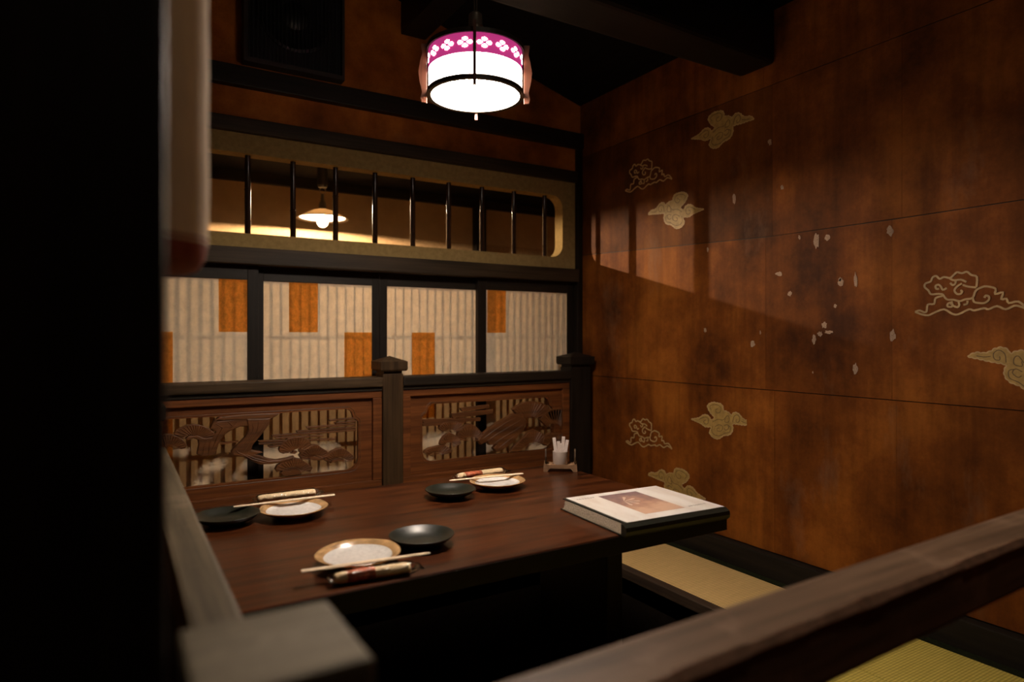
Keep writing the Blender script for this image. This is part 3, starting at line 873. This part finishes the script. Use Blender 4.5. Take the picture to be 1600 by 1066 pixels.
# ================================================================== TABLEWARE
def wob(ph, amp):
    return lambda a, r: 1 + amp * math.sin(2 * a + ph) + amp * 0.5 * math.sin(5 * a + ph * 2)
def white_plate(u, v, label, rz, ph):
    c_ = Pz(u, v, TZ + 0.014)
    o = empty('white_plate', (c_.x, c_.y, TZ), rz)
    tag(o, label, 'plate', 'speckled white plates with amber rims')
    wf_ = wob(ph, 0.018)
    MB().lathe([(0, 0.0085), (0.030, 0.0085), (0.050, 0.0098), (0.056, 0.0105), (0.063, 0.0148)], (0, 0, 0), 56, wf_).build('glazed_well', 'plate_w', o, smooth='all', local=True)
    MB().lathe([(0.063, 0.0148), (0.069, 0.0188), (0.0775, 0.0215), (0.0792, 0.0205), (0.0785, 0.019), (0.066, 0.012), (0.050, 0.005), (0.040, 0.004), (0.040, 0.0), (0.034, 0.0), (0.034, 0.004), (0, 0.004)], (0, 0, 0), 56, wf_).build('amber_rim', 'plate_rim', o, smooth='all', local=True)
    return o
white_plate(560, 868, 'white plate with amber rim nearest the camera, under long chopsticks', 0.3, 0.4)
white_plate(459, 796, 'white plate with amber rim at the left end near the carved panel', 1.4, 1.9)
white_plate(777, 753.5, 'white plate with amber rim in front of the right carved panel', 2.0, 4.1)
def saucer(u, v, label, ph, rr=0.066):
    c_ = Pz(u, v, TZ + 0.014); k = rr / 0.068
    m_ = MB(); m_.lathe([(0, 0.006), (0.026 * k, 0.006), (0.042 * k, 0.0075), (0.056 * k, 0.014), (0.066 * k, 0.0215), (0.068 * k, 0.022), (0.0685 * k, 0.021), (0.056 * k, 0.010), (0.038 * k, 0.0035), (0.034 * k, 0.0), (0.028 * k, 0.0), (0.027 * k, 0.003), (0, 0.003)], (c_.x, c_.y, TZ), 56, wob(ph, 0.006))
    o = m_.build('black_saucer', 'plate_b', smooth='all')
    tag(o, label, 'saucer', 'small black glazed saucers')
    return o
saucer(659, 840, 'small black glazed saucer behind the nearest white plate', 0.5)
saucer(355, 808, 'small black glazed saucer at the far left end of the table', 2.0, 0.069)
saucer(704, 768, 'small black glazed saucer near the middle post of the carved railing', 3.3)

def stick(p0, p1, label, h0=0.0075, h1=0.0055):
    p0, p1 = Vector(p0), Vector(p1)
    d = p1 - p0; n = d.length
    m_ = MB(); bm = bmesh.new()
    rings = []
    for t_, wd, ht in ((0, 0.5, 0.45), (0.004, 1.0, 1.0), (0.5, 0.94, 0.95), (0.97, 0.72, 0.8), (1.0, 0.45, 0.5)):
        a, b_ = 0.0056 * wd, 0.0017 * ht
        rings.append([bm.verts.new((t_ * n, y, z)) for y, z in ((-a, -b_), (a, -b_), (a, 0.0), (a * .6, b_), (-a * .6, b_), (-a, 0.0))])
    for A, B in zip(rings, rings[1:]):
        for i in range(6):
            bm.faces.new((A[i], A[(i + 1) % 6], B[(i + 1) % 6], B[i]))
    bm.faces.new(rings[0]); bm.faces.new(rings[-1])
    # the split between the two joined sticks
    m_.add(bm)
    x = d.normalized(); y = Vector((0, 0, 1)).cross(x).normalized(); z = x.cross(y)
    o = m_.build('chopsticks', 'stick', local=True)
    o.matrix_world = Matrix(((x.x, y.x, z.x, p0.x), (x.y, y.y, z.y, p0.y), (x.z, y.z, z.z, p0.z), (0, 0, 0, 1)))
    tag(o, label, 'chopsticks', 'pale wooden disposable chopsticks')
    return o
zs = TZ + 0.0240
stick(Pz(470, 893, zs), Pz(672, 864, zs), 'pale wooden chopsticks lying across the plate nearest the camera')
stick(Pz(523, 773, zs), Pz(365, 792, zs), 'pale wooden chopsticks resting on the left plate near the carved panel')
stick(Pz(817, 740, zs), Pz(702, 751, zs), 'pale wooden chopsticks resting on the plate before the right carved panel')

def towel(u0, v0, u1, v1, label, zc, rad=0.0125, flat=0.8, printed=True, e0=0.010, e1=0.022):
    a = Pz(u0, v0, zc); b_ = Pz(u1, v1, zc)
    d = b_ - a; n = d.length
    o = empty('wet_towel', (a.x, a.y, zc - rad * flat), math.atan2(d.y, d.x))
    tag(o, label, 'towel', 'rolled wet towels in clear film')
    def roll(prof, ky=1.0, kz=flat, nn=18, tw=None):
        m_ = MB(); rings = []
        for i, (x, r, fl) in enumerate(prof):
            ring = []
            for k in range(nn):
                t_ = 2 * math.pi * k / nn
                yy = r * math.cos(t_) * (1 + 0.04 * math.sin(3 * t_ + i))
                zz = r * math.sin(t_) * kz * fl
                ring.append(m_.bm.verts.new((x, yy * ky, rad * flat + zz)))
            rings.append(ring)
        for A, B in zip(rings, rings[1:]):
            for k in range(nn):
                m_.bm.faces.new((A[k], A[(k + 1) % nn], B[(k + 1) % nn], B[k]))
        m_.bm.faces.new(rings[0]); m_.bm.faces.new(rings[-1])
        return m_
    r = rad
    roll([(0.0, r * .55, 1), (0.004, r * .85, 1), (0.012, r * .97, 1), (n * .35, r * .95, 1), (n * .7, r, 1), (n - .006, r * .96, 1), (n, r * .8, 1)]).build('towel_roll', 'towel', o, smooth='all', local=True)
    if printed:
        roll([(n * .16, r * 1.01, 1), (n * .30, r * 1.04, 1), (n * .52, r * 1.03, 1)]).build('red_print', 'print_red', o, smooth='all', local=True)
    roll([(-e0, r * 1.25, 0.04), (-e0 * .5, r * 1.2, 0.35), (0.003, r * 1.15, 0.95), (0.015, r * 1.14, 1.02), (n * .5, r * 1.15, 1.03), (n - .004, r * 1.18, 1.02), (n + e1 * .25, r * 1.25, 0.75), (n + e1 * .6, r * 1.35, 0.3), (n + e1, r * 1.45, 0.05)]).build('clear_film', 'film', o, smooth='all', local=True)
    return o
towel(522, 905, 640, 887, 'rolled wet towel in clear film at the table front edge', TZ + 0.0105)
towel(402, 780.5, 492, 769.5, 'rolled cream wet towel behind the plate at the left end', TZ + 0.0105, 0.0125, 0.8, False)
towel(714, 745.5, 784, 736, 'rolled wet towel with red print behind the plate by the right panel', TZ + 0.0105, 0.0130, 0.8)

# menu binder
mc = [Pz(880, 776, 0.3885), Pz(1027, 759, 0.3885), Pz(1131, 791, 0.3885), Pz(976, 821, 0.3885)]
ax = ((mc[2] - mc[3]) + (mc[1] - mc[0])) * 0.5
W_, D_ = 0.297, 0.252
ang = math.atan2(ax.y, ax.x) + R(0.0)
cen = (mc[0] + mc[1] + mc[2] + mc[3]) / 4
mn = empty('menu_book', (cen.x, cen.y, TZ), ang)
tag(mn, 'white menu book in a dark binder lying at the right table end', 'menu')
MB().box(-W_ / 2, W_ / 2, -D_ / 2, D_ / 2, 0.0, 0.003, 0.001).build('back_cover', 'cover', mn, local=True)
pg = MB()
for i in range(7):
    z0 = 0.0032 + i * 0.0029
    pg.box(-W_ / 2 + 0.0008 + 0.0009 * i, W_ / 2 - 0.006, -D_ / 2 + 0.012, D_ / 2 - 0.010 - 0.004 * abs(math.sin(i * 1.3)), z0, z0 + 0.0023)
pg.build('page_block', 'pages', mn, local=True)
spn = MB()
prof = [(-D_ / 2 + 0.008, 0.0), (-D_ / 2 - 0.004, 0.004), (-D_ / 2 - 0.006, 0.012), (-D_ / 2 - 0.004, 0.020), (-D_ / 2 + 0.006, 0.0255), (-D_ / 2 + 0.012, 0.0255), (-D_ / 2 + 0.012, 0.0)]
spn.poly([prof], lambda p, q, d: (d, p, q), -W_ / 2, W_ / 2, 0.0)
spn.build('spine', 'cover', mn, local=True)
MB().box(-W_ / 2 + 0.007, W_ / 2, -D_ / 2 + 0.006, D_ / 2, 0.0236, 0.0262, 0.001).build('front_cover', 'cover', mn, local=True)
wsheet = MB().box(-W_ / 2 + 0.014, W_ / 2 - 0.003, -D_ / 2 + 0.010, D_ / 2 - 0.004, 0.0264, 0.0272).build('white_sheet', 'menu_white', mn, local=True)
MB().box(-0.057, 0.058, -0.082, 0.097, 0.0273, 0.0275).build('photo_print', 'menu_print', wsheet, local=True)
fanm = M['towel']
for k in range(5):
    a = R(-100 + 38 * k)
    m_ = MB(); x0_, y0_ = -0.030, 0.030
    le = 0.036
    m_.poly([[(x0_, y0_), (x0_ + math.cos(a - .12) * le, y0_ + math.sin(a - .12) * le), (x0_ + math.cos(a) * le * 1.12, y0_ + math.sin(a) * le * 1.12), (x0_ + math.cos(a + .12) * le, y0_ + math.sin(a + .12) * le)]], XY, 0.0276, 0.0277)
    m_.build('printed_leaf', 'menu_leaf', wsheet, local=True)
for (x0_, y0_, n_l) in ((-0.121, 0.092, 7), (0.074, -0.079, 7)):
    m_ = MB()
    for i in range(n_l):
        x = x0_ + i * 0.0078
        for sgm in random.sample([((0, 0), (0, 1)), ((0, 1), (.7, 1)), ((0, .5), (.7, .5)), ((.7, 0), (.7, 1)), ((0, 0), (.7, 0)), ((0, 1), (.7, 0)), ((.35, 0), (.35, 1))], 3):
            m_.strip([(x + p[0] * .0048, y0_ + p[1] * .0052) for p in sgm], 0.0009, XY, 0.0276, 0.0274)
    m_.build('small_lettering', 'ink', wsheet, local=True)

# toothpick cup in its little wooden rack
hc = Vector((1.196, 1.682, TZ))
rk = empty('wooden_rack', hc, R(-36))
tag(rk, 'small light brown wooden stand at the back right table corner', 'stand')
MB().box(-0.050, 0.050, -0.022, 0.022, 0.012, 0.020, 0.001).build('shelf', 'rack', rk, local=True)
for sy in (-1, 1):
    m_ = MB()
    m_.poly([[(-0.053, 0.0), (-0.040, 0.0), (-0.033, 0.010), (0.033, 0.010), (0.040, 0.0), (0.053, 0.0), (0.051, 0.026), (0.040, 0.021), (-0.040, 0.021), (-0.051, 0.026)]], lambda p, q, d: (p, d, q), sy * 0.0225, sy * 0.0265)
    m_.build('base_side', 'rack', rk, local=True)
for sx in (-1, 1):
    m_ = MB()
    m_.poly([[(0, 0.020), (0.016, 0.024), (0.019, 0.046), (0.010, 0.064), (0.0, 0.068), (-0.008, 0.062), (-0.016, 0.044), (-0.016, 0.024)]], lambda p, q, d: (d, p, q), sx * 0.043, sx * 0.048)
    m_.build('side_arm', 'post', rk, local=True)
cupo = MB().lathe([(0, 0.0), (0.022, 0.0), (0.0235, 0.004), (0.0240, 0.040), (0.0225, 0.040), (0.0215, 0.004), (0, 0.003)], hc + Vector((0, 0, 0.0201)), 28).build('paper_cup', 'cup', smooth=True)
tag(cupo, 'small white cup on the wooden stand holding paper sachets', 'cup')
for i, (dx, dy, tx, ty, ln) in enumerate(((-0.012, -0.004, -0.020, -0.002, 0.078), (-0.004, 0.006, -0.006, 0.004, 0.066), (0.002, -0.009, 0.000, -0.010, 0.062), (0.006, 0.004, 0.010, 0.008, 0.080), (0.013, -0.006, 0.022, -0.006, 0.072))):
    # lean directions are across the view: local x of the stand
    rotm = Matrix.Rotation(R(-36), 3, 'Z')
    b0 = rotm @ Vector((dx * .8, dy, 0.0)); b1 = rotm @ Vector((tx, ty, 0.0))
    p0 = hc + Vector((b0.x, b0.y, 0.0245)); p1 = hc + Vector((b1.x, b1.y, 0.0245 + ln))
    zx = (p1 - p0).normalized(); xx = rotm @ Vector((1, 0, 0)); yy = zx.cross(xx).normalized(); xx = yy.cross(zx)
    m_ = MB(); m_.box(-0.0052, 0.0052, -0.0016, 0.0016, 0, (p1 - p0).length, 0.001)
    o = m_.build('paper_sachet', 'sachet', local=True)
    o.matrix_world = Matrix(((xx.x, yy.x, zx.x, p0.x), (xx.y, yy.y, zx.y, p0.y), (xx.z, yy.z, zx.z, p0.z), (0, 0, 0, 1)))
    tag(o, ['leftmost white paper sachet leaning out of the small cup', 'second white paper sachet from the left in the small cup', 'shortest middle white paper sachet standing in the small cup', 'second white paper sachet from the right in the small cup', 'rightmost white paper sachet leaning out of the small cup'][i], 'sachet', 'paper sachets in the cup')

# ================================================================== LANTERN over the table
LX, LY = 0.770, 1.448
LZ0, LZM, LZ1, LR = 1.384, 1.441, 1.496, 0.1165
ln = empty('pendant_lantern', (LX, LY, LZ0))
tag(ln, 'lit round paper lantern with magenta flowered band hanging over the table', 'lantern')
MB().lathe([(LR, LZ0 + 0.002), (LR, LZM), (LR - 0.001, LZM), (LR - 0.001, LZ0 + 0.002), (LR, LZ0 + 0.002)], (LX, LY, 0), 64).build('white_shade', 'lamp_white', ln, smooth=True)
MB().lathe([(0, LZ0 + 0.001), (LR - 0.006, LZ0 + 0.001), (LR - 0.006, LZ0 + 0.003), (0, LZ0 + 0.003)], (LX, LY, 0), 64).build('diffuser', 'lamp_under', ln)
MB().lathe([(LR + 0.0004, LZM), (LR + 0.0004, LZ1), (LR - 0.001, LZ1), (LR - 0.001, LZM), (LR + 0.0004, LZM)], (LX, LY, 0), 64).build('magenta_band', 'lamp_band', ln, smooth=True)
MB().lathe([(0.050, LZ1 - 0.006), (LR - 0.002, LZ1 - 0.006), (LR - 0.002, LZ1 - 0.003), (0.050, LZ1 - 0.003), (0.050, LZ1 - 0.006)], (LX, LY, 0), 48).build('top_disc', 'frame_black', ln)
for z_, h_ in ((LZ0, 0.0105), (LZ1 - 0.003, 0.011)):
    MB().lathe([(LR - 0.006, z_ - h_ / 2), (LR + 0.0045, z_ - h_ / 2), (LR + 0.0045, z_ + h_ / 2), (LR - 0.006, z_ + h_ / 2), (LR - 0.006, z_ - h_ / 2)], (LX, LY, 0), 64).build('ring', 'frame_black', ln)
a_cam = math.atan2(-LY, -LX) - 0.015
zf = (LZM + LZ1 - 0.006) / 2 - 0.001
def cyl(a, z, r=LR + 0.0010):
    return (LX + r * math.cos(a), LY + r * math.sin(a), z)
for k in range(16):
    ac = a_cam + R(11.25 + 22.5 * k)
    m_ = MB()
    for j in range(4):
        t0 = R(45 * 0 + 90 * j)
        pts = []
        for (rr, tt) in ((0.0026, 0), (0.0058, 0.52), (0.0090, 0.58), (0.0114, 0.40), (0.0128, 0.0), (0.0114, -0.40), (0.0090, -0.58), (0.0058, -0.52)):
            px_ = rr * math.cos(t0 + tt * 1.0); pz_ = rr * math.sin(t0 + tt * 1.0)
            pts.append((px_ * 1.42, pz_ * 0.98))
        q = [m_.bm.verts.new(cyl(ac + p_[0] / LR, zf + p_[1])) for p_ in pts]
        m_.bm.faces.new(q)
    m_.build('flower_cutout', 'lamp_white', ln)
    # small dark flower centre
    m_ = MB(); q = [m_.bm.verts.new(cyl(ac + 0.0034 * math.cos(t_) / LR, zf + 0.0026 * math.sin(t_), LR + 0.0016)) for t_ in [R(60 * i) for i in range(6)]]
    m_.bm.faces.new(q); m_.build('flower_centre', 'lamp_band', ln)
for k in range(4):
    a = a_cam + R(90 * k)
    ca, sa = math.cos(a), math.sin(a)
    def rad(r, z, d): return (LX + r * ca - d * sa, LY + r * sa + d * ca, z)
    prof = [(LR + 0.0047, LZ0 - 0.022), (LR + 0.017, LZ0 - 0.021), (LR + 0.020, LZ0 - 0.010), (LR + 0.016, LZ0 + 0.004), (LR + 0.022, LZ0 + 0.030), (LR + 0.025, LZ0 + 0.055), (LR + 0.021, LZ0 + 0.080), (LR + 0.016, LZ0 + 0.100), (LR + 0.0185, LZ1 + 0.006), (LR + 0.0185, LZ1 + 0.012), (LR + 0.0047, LZ1 + 0.012)]
    MB().poly([prof], rad, -0.0036, 0.0036).build('side_fin', 'fin', ln)
    MB().tube([rad(LR + 0.006, LZ1 + 0.009, 0), rad(0.07, LZ1 + 0.020, 0), rad(0.018, LZ1 + 0.052, 0)], 0.003, 6).build('top_arm', 'frame_black', ln)
MB().lathe([(0.046, LZ1 + 0.012), (0.044, LZ1 + 0.017), (0.028, LZ1 + 0.034), (0.020, LZ1 + 0.037), (0.0, LZ1 + 0.037)], (LX, LY, 0), 32).build('reflector_cap', 'metal', ln, smooth=True)
MB().lathe([(0.0, LZ1 + 0.036), (0.0185, LZ1 + 0.036), (0.0185, LZ1 + 0.056), (0.0195, LZ1 + 0.058), (0.0175, LZ1 + 0.062), (0.0165, LZ1 + 0.088), (0.007, LZ1 + 0.096), (0.0, LZ1 + 0.096)], (LX, LY, 0), 24).build('socket', 'metal', ln, smooth=True)
for s_ in (-1, 1):
    MB().tube([(LX + s_ * 0.0026, LY - s_ * 0.0014, LZ1 + 0.094), (LX + s_ * 0.0026, LY - s_ * 0.0014, ceil_z(LX) - 0.001)], 0.0020, 6).build('cord', 'wire', ln)

# ================================================================== PENDANT LAMP in the next room
bp = Py(504.0, 347.0, 3.18)
pn = empty('pendant_lamp', (bp.x, bp.y, bp.z - 0.03))
tag(pn, 'small lit pendant lamp with wide white shade seen through the bamboo bars', 'lamp')
BXc, BYc, BZc = bp
MB().lathe([(0, -0.027)] + [(0.027 * math.sin(R(t_)), -0.027 * math.cos(R(t_))) for t_ in range(15, 150, 15)] + [(0.013, 0.036), (0.0, 0.036)], (BXc, BYc, BZc), 24).build('bulb', 'bulb', pn, smooth='all')
MB().lathe([(0, -0.006)] + [(0.006 * math.sin(R(t_)), -0.006 * math.cos(R(t_))) for t_ in range(30, 151, 30)] + [(0, 0.006)], (BXc, BYc, BZc + 0.020), 12).build('filament', 'filament', pn, smooth='all')
MB().lathe([(0.020, 0.056), (0.048, 0.049), (0.095, 0.026), (0.122, 0.0135), (0.1225, 0.015), (0.096, 0.029), (0.048, 0.054), (0.020, 0.062), (0.020, 0.056)], (BXc, BYc, BZc), 48).build('lamp_shade', 'shade', pn, smooth='all')
MB().lathe([(0.0, 0.058), (0.020, 0.058), (0.018, 0.066), (0.015, 0.092), (0.009, 0.100), (0.007, 0.135), (0.0, 0.135)], (BXc, BYc, BZc), 20).build('socket', 'metal', pn, smooth=True)
rg = [(BXc + 0.014 * math.cos(R(t_)), BYc, BZc + 0.150 + 0.016 * math.sin(R(t_))) for t_ in range(0, 360, 20)]
MB().tube(rg, 0.0022, 6, closed=True).build('hook_ring', 'metal', pn)
MB().lathe([(0.0, 0.164), (0.020, 0.166), (0.024, 0.176), (0.024, 1.601 - BZc), (0.0, 1.601 - BZc)], (BXc, BYc, BZc), 20).build('ceiling_mount', 'frame_black', pn)

# ================================================================== CORRIDOR LAMP behind the camera
CLX, CLY = 0.50, -0.10
cl = empty('corridor_lamp', (CLX, CLY, 1.95))
tag(cl, 'small round white globe lamp hanging in the corridor', 'lamp')
MB().lathe([(0, -0.07)] + [(0.07 * math.sin(R(t_)), -0.07 * math.cos(R(t_))) for t_ in range(15, 166, 15)] + [(0.0, 0.0685)], (CLX, CLY, 2.02), 28).build('globe', 'globe', cl, smooth='all')
MB().lathe([(0, 0.066), (0.026, 0.066), (0.022, 0.085), (0, 0.085)], (CLX, CLY, 2.02), 20).build('socket', 'metal', cl, smooth=True)
MB().tube([(CLX, CLY, 2.10), (CLX, CLY, ceil_z(CLX) - 0.001)], 0.003, 6).build('cord', 'wire', cl)

# ================================================================== SPEAKER on the back wall
s0 = Py(381, 94, 2.375); s1 = Py(538.5, 127, 2.375)
sx0, sx1, sz0, sz1 = s0.x, s1.x, s0.z, s0.z + 0.50
sp = empty('wall_speaker', ((sx0 + sx1) / 2, 2.40, sz0))
tag(sp, 'black rectangular loudspeaker box mounted high on the back wall', 'speaker')
SPF = MB()
SPF.poly([[(sx0, sz0), (sx1, sz0), (sx1, sz1), (sx0, sz1)], [(sx0 + 0.012, sz0 + 0.016), (sx1 - 0.010, sz0 + 0.016), (sx1 - 0.010, sz1 - 0.016), (sx0 + 0.012, sz1 - 0.016)]], XZ, 2.372, YB - 0.001)
SPF.build('cabinet', 'frame_black', sp)
MB().box(sx0 + 0.010, sx1 - 0.008, 2.392, YB - 0.002, sz0 + 0.014, sz1 - 0.014).build('baffle', 'speaker', sp)
cxs = (sx0 + sx1) / 2 + 0.0
wf2 = MB(); wf2.lathe([(0.13, 0.0), (0.13, 0.006), (0.120, 0.009), (0.112, 0.005), (0.05, 0.0015), (0.045, 0.006), (0.02, 0.011), (0, 0.012)], (0, 0, 0), 40)
bmesh.ops.transform(wf2.bm, matrix=Matrix.Translation((cxs, 2.392, sz0 + 0.20)) @ Matrix.Rotation(R(90), 4, 'X'), verts=wf2.bm.verts[:])
wf2.build('woofer', 'grille', sp, smooth=True)
g0 = None
for i in range(24):
    x = sx0 + 0.020 + (sx1 - sx0 - 0.038) * i / 23
    if g0 is None:
        g0 = MB().box(x - 0.0012, x + 0.0012, 2.374, 2.378, sz0 + 0.016, sz1 - 0.016).build('grille_bar', 'grille', sp); gx = x
    else:
        share(g0, (x - gx, 0, 0), sp)

# ================================================================== CLOUDS on the right wall
XS = XR - 0.0042
def wl(u, v):
    q = Px(u, v, XS)
    return (q.y, q.z)
# outline cloud, drawn once in its own frame (tip to tip along +x) from the large one at the right
raw = [
 [(130, 388), (175, 405), (220, 412), (260, 395), (330, 370), (385, 400), (430, 405), (505, 370), (540, 378), (610, 362), (640, 370), (700, 348), (760, 370), (820, 345), (860, 350), (910, 368)],
 [(130, 388), (160, 378), (190, 390), (210, 384), (218, 337), (262, 332), (272, 292), (320, 277)],
 [(322, 265), (290, 262), (240, 265), (222, 238), (196, 215), (202, 190), (238, 176), (250, 150), (276, 137), (300, 158), (330, 145), (372, 152), (395, 135), (420, 112), (455, 118), (490, 108), (520, 130), (560, 145), (557, 215)],
 [(322, 265), (350, 300), (395, 303), (440, 313), (480, 300), (530, 290), (552, 240), (590, 218), (625, 210), (690, 226), (686, 264), (742, 252), (730, 300), (766, 296), (782, 326), (850, 316), (910, 368)],
 [(350, 222), (322, 234), (308, 210), (290, 198), (272, 208), (278, 228), (296, 226)],
 [(370, 155), (400, 168), (450, 164), (486, 180)], [(374, 186), (392, 202), (412, 188), (410, 170)],
 [(456, 190), (422, 212), (404, 238), (420, 262), (446, 262), (458, 245), (445, 238)],
 [(462, 200), (500, 212), (555, 218)],
 [(392, 318), (360, 330), (356, 350), (384, 352), (390, 334), (372, 332)], [(394, 345), (425, 355), (438, 338), (432, 318)], [(466, 338), (492, 332), (494, 310)],
 [(532, 292), (540, 318), (575, 326), (612, 326), (642, 306), (644, 282), (622, 274), (612, 290)],
]
def norm_frame(lines, o, s, tipa, tipb):
    A = Vector(wl(o[0] + tipa[0] / s, o[1] + tipa[1] / s)); B = Vector(wl(o[0] + tipb[0] / s, o[1] + tipb[1] / s))
    X = (B - A); ln_ = X.length; X.normalize()
    Yv = Vector((0, 1)) - X * X.y; Yv.normalize()
    out = []
    for l in lines:
        out.append([((Vector(wl(o[0] + x / s, o[1] + y / s)) - A).dot(X) / ln_, (Vector(wl(o[0] + x / s, o[1] + y / s)) - A).dot(Yv) / ln_) for x, y in l])
    return out
outline = norm_frame(raw, (1400, 400), 4.44, (130, 388), (910, 368))
def smooth_line(pts, k=3):
    out = []
    n = len(pts)
    for i in range(n - 1):
        p0, p1, p2, p3 = pts[max(i - 1, 0)], pts[i], pts[i + 1], pts[min(i + 2, n - 1)]
        for j in range(k):
            t_ = j / k
            out.append(tuple(0.5 * ((2 * p1[c_]) + (-p0[c_] + p2[c_]) * t_ + (2 * p0[c_] - 5 * p1[c_] + 4 * p2[c_] - p3[c_]) * t_ ** 2 + (-p0[c_] + 3 * p1[c_] - 3 * p2[c_] + p3[c_]) * t_ ** 3) for c_ in (0, 1)))
    out.append(pts[-1])
    return out
def place(pts, A, B, flip=1):
    A, B = Vector(A), Vector(B); X = B - A; ln_ = X.length; X.normalize()
    Yv = Vector((0, 1)) - X * X.y; Yv.normalize()
    return [tuple(A + X * (p_[0] * ln_) + Yv * (p_[1] * ln_ * flip)) for p_ in pts]
def cloud_outline(a, b_, wd=0.0048):
    m_ = MB(); A, B = wl(*a), wl(*b_)
    for l in outline:
        m_.strip(place(smooth_line(l), A, B), wd, YZ, XS - 0.0007, XS + 0.0004)
    return m_.build('outlined_cloud', 'gold_pale', wr)
cloud_outline((1430, 487.5), (1605, 483))
cloud_outline((977, 298), (1050, 280))
cloud_outline((978, 690), (1050, 702))
fraw = [[(598, 312), (640, 307), (660, 294), (678, 292), (694, 302), (704, 320), (722, 308), (702, 284), (690, 262), (686, 245), (696, 234), (716, 228), (738, 232), (757, 238), (768, 254), (770, 272), (788, 278), (804, 290), (812, 300), (822, 287), (840, 286), (856, 298), (866, 312), (884, 326), (906, 332), (926, 356), (896, 353), (862, 350), (818, 344), (818, 366), (812, 388), (795, 402), (768, 404), (742, 420), (716, 414), (700, 398), (694, 382), (704, 358), (672, 354), (648, 336)]]
fins = [[(640, 316), (660, 306), (678, 304), (690, 316), (686, 338), (672, 340), (664, 326), (676, 320)],
        [(706, 268), (698, 252), (706, 242), (728, 240), (748, 246), (758, 262), (752, 280), (736, 284), (728, 268), (742, 262)],
        [(712, 330), (740, 318), (768, 322), (790, 300), (800, 312), (796, 334), (776, 332), (780, 316)],
        [(712, 352), (706, 380), (722, 400), (750, 404), (776, 392), (800, 388), (806, 362), (790, 350)],
        [(724, 356), (744, 346), (764, 356), (758, 378), (738, 380), (734, 366), (746, 364)], [(772, 352), (790, 348), (796, 366), (780, 376), (772, 366)],
        [(818, 336), (826, 306), (844, 298), (856, 316), (850, 336), (836, 334), (838, 320)], [(862, 330), (880, 340), (902, 344)]]
fo = norm_frame(fraw + fins, (900, 560), 3.33, (598, 312), (926, 356))
fill_o, fill_in = fo[0], fo[1:]
def scallop(pts, amp=0.0022, wave=0.013):
    n = len(pts); L_2 = [0.0]
    for i in range(n):
        a, b_ = Vector(pts[i]), Vector(pts[(i + 1) % n]); L_2.append(L_2[-1] + (b_ - a).length)
    tot = L_2[-1]; m2 = int(tot / 0.0016); lob = round(tot / wave); out = []; j = 0
    area = sum(pts[i][0] * pts[(i + 1) % n][1] - pts[(i + 1) % n][0] * pts[i][1] for i in range(n))
    sg = 1 if area > 0 else -1
    for k_ in range(m2):
        t_ = tot * k_ / m2
        while L_2[j + 1] < t_: j += 1
        a, b_ = Vector(pts[j]), Vector(pts[(j + 1) % n]); e = b_ - a
        f_ = (t_ - L_2[j]) / max(1e-9, L_2[j + 1] - L_2[j]); e.normalize()
        nr_ = Vector((e.y, -e.x)) * sg
        q = a + (b_ - a) * f_ + nr_ * (amp * (abs(math.sin(math.pi * lob * k_ / m2)) - 0.4))
        out.append((q.x, q.y))
    return out
def cloud_filled(a, b_, flipx=False, flip=1):
    A, B = wl(*a), wl(*b_)
    fx = (lambda l: [(1 - p_[0], p_[1]) for p_ in l]) if flipx else (lambda l: l)
    lp = smooth_line(fx(fill_o) + [fx(fill_o)[0]], 3)[:-1]
    lp = scallop(place(lp, A, B, flip))
    o = MB().poly([lp], YZ, XS - 0.0006, XS + 0.0004).build('filled_cloud', 'gold', wr)
    MB().strip(lp + [lp[0]], 0.0030, YZ, XS - 0.0008, XS - 0.0003).build('cloud_edge', 'gold_pale', o)
    m_ = MB()
    for l in fill_in:
        m_.strip(place(smooth_line(fx(l)), A, B, flip), 0.0022, YZ, XS - 0.0009, XS - 0.0004)
    m_.build('cloud_line', 'gold_line', o)
    return o
cloud_filled((1080, 655), (1177, 665))
cloud_filled((1080, 217), (1178, 186))
cloud_filled((1013, 335), (1100, 327), True)
cloud_filled((1513, 557), (1725, 600), True)
cloud_filled((1013, 742), (1103, 780), True)

# worn spots where the paper has flaked off
for (u, v, wpx, hpx) in ((1147, 311, 6, 19), (1222, 293, 6, 9), (1203, 222, 7, 11), (1276, 377, 11, 27), (1293, 371, 10, 13), (1249, 371, 4, 9), (1106, 390, 3, 8), (1391, 361, 14, 18), (1217, 428, 12, 8), (1234, 459, 7, 9), (1314, 441, 11, 15), (1337, 438, 6, 27), (1288, 508, 9, 12), (1295, 519, 16, 6), (1281, 522, 9, 9), (1272, 531, 7, 17), (1395, 524, 10, 24), (1336, 576, 11, 19), (1176, 538, 8, 11), (1188, 520, 2.5, 7), (1102, 516, 5, 8), (1270, 582, 2, 4), (1305, 478, 5, 7), (1312, 437, 6, 8)):
    n = 14; pts = []
    for i in range(n):
        a = 2 * math.pi * i / n
        k = random.uniform(0.6, 1.05)
        pts.append(wl(u + wpx / 2 * k * math.cos(a), v + hpx / 2 * k * math.sin(a)))
    MB().poly([pts], YZ, XS - 0.0006, XS + 0.0003).build('bare_patch', 'flake', wr)
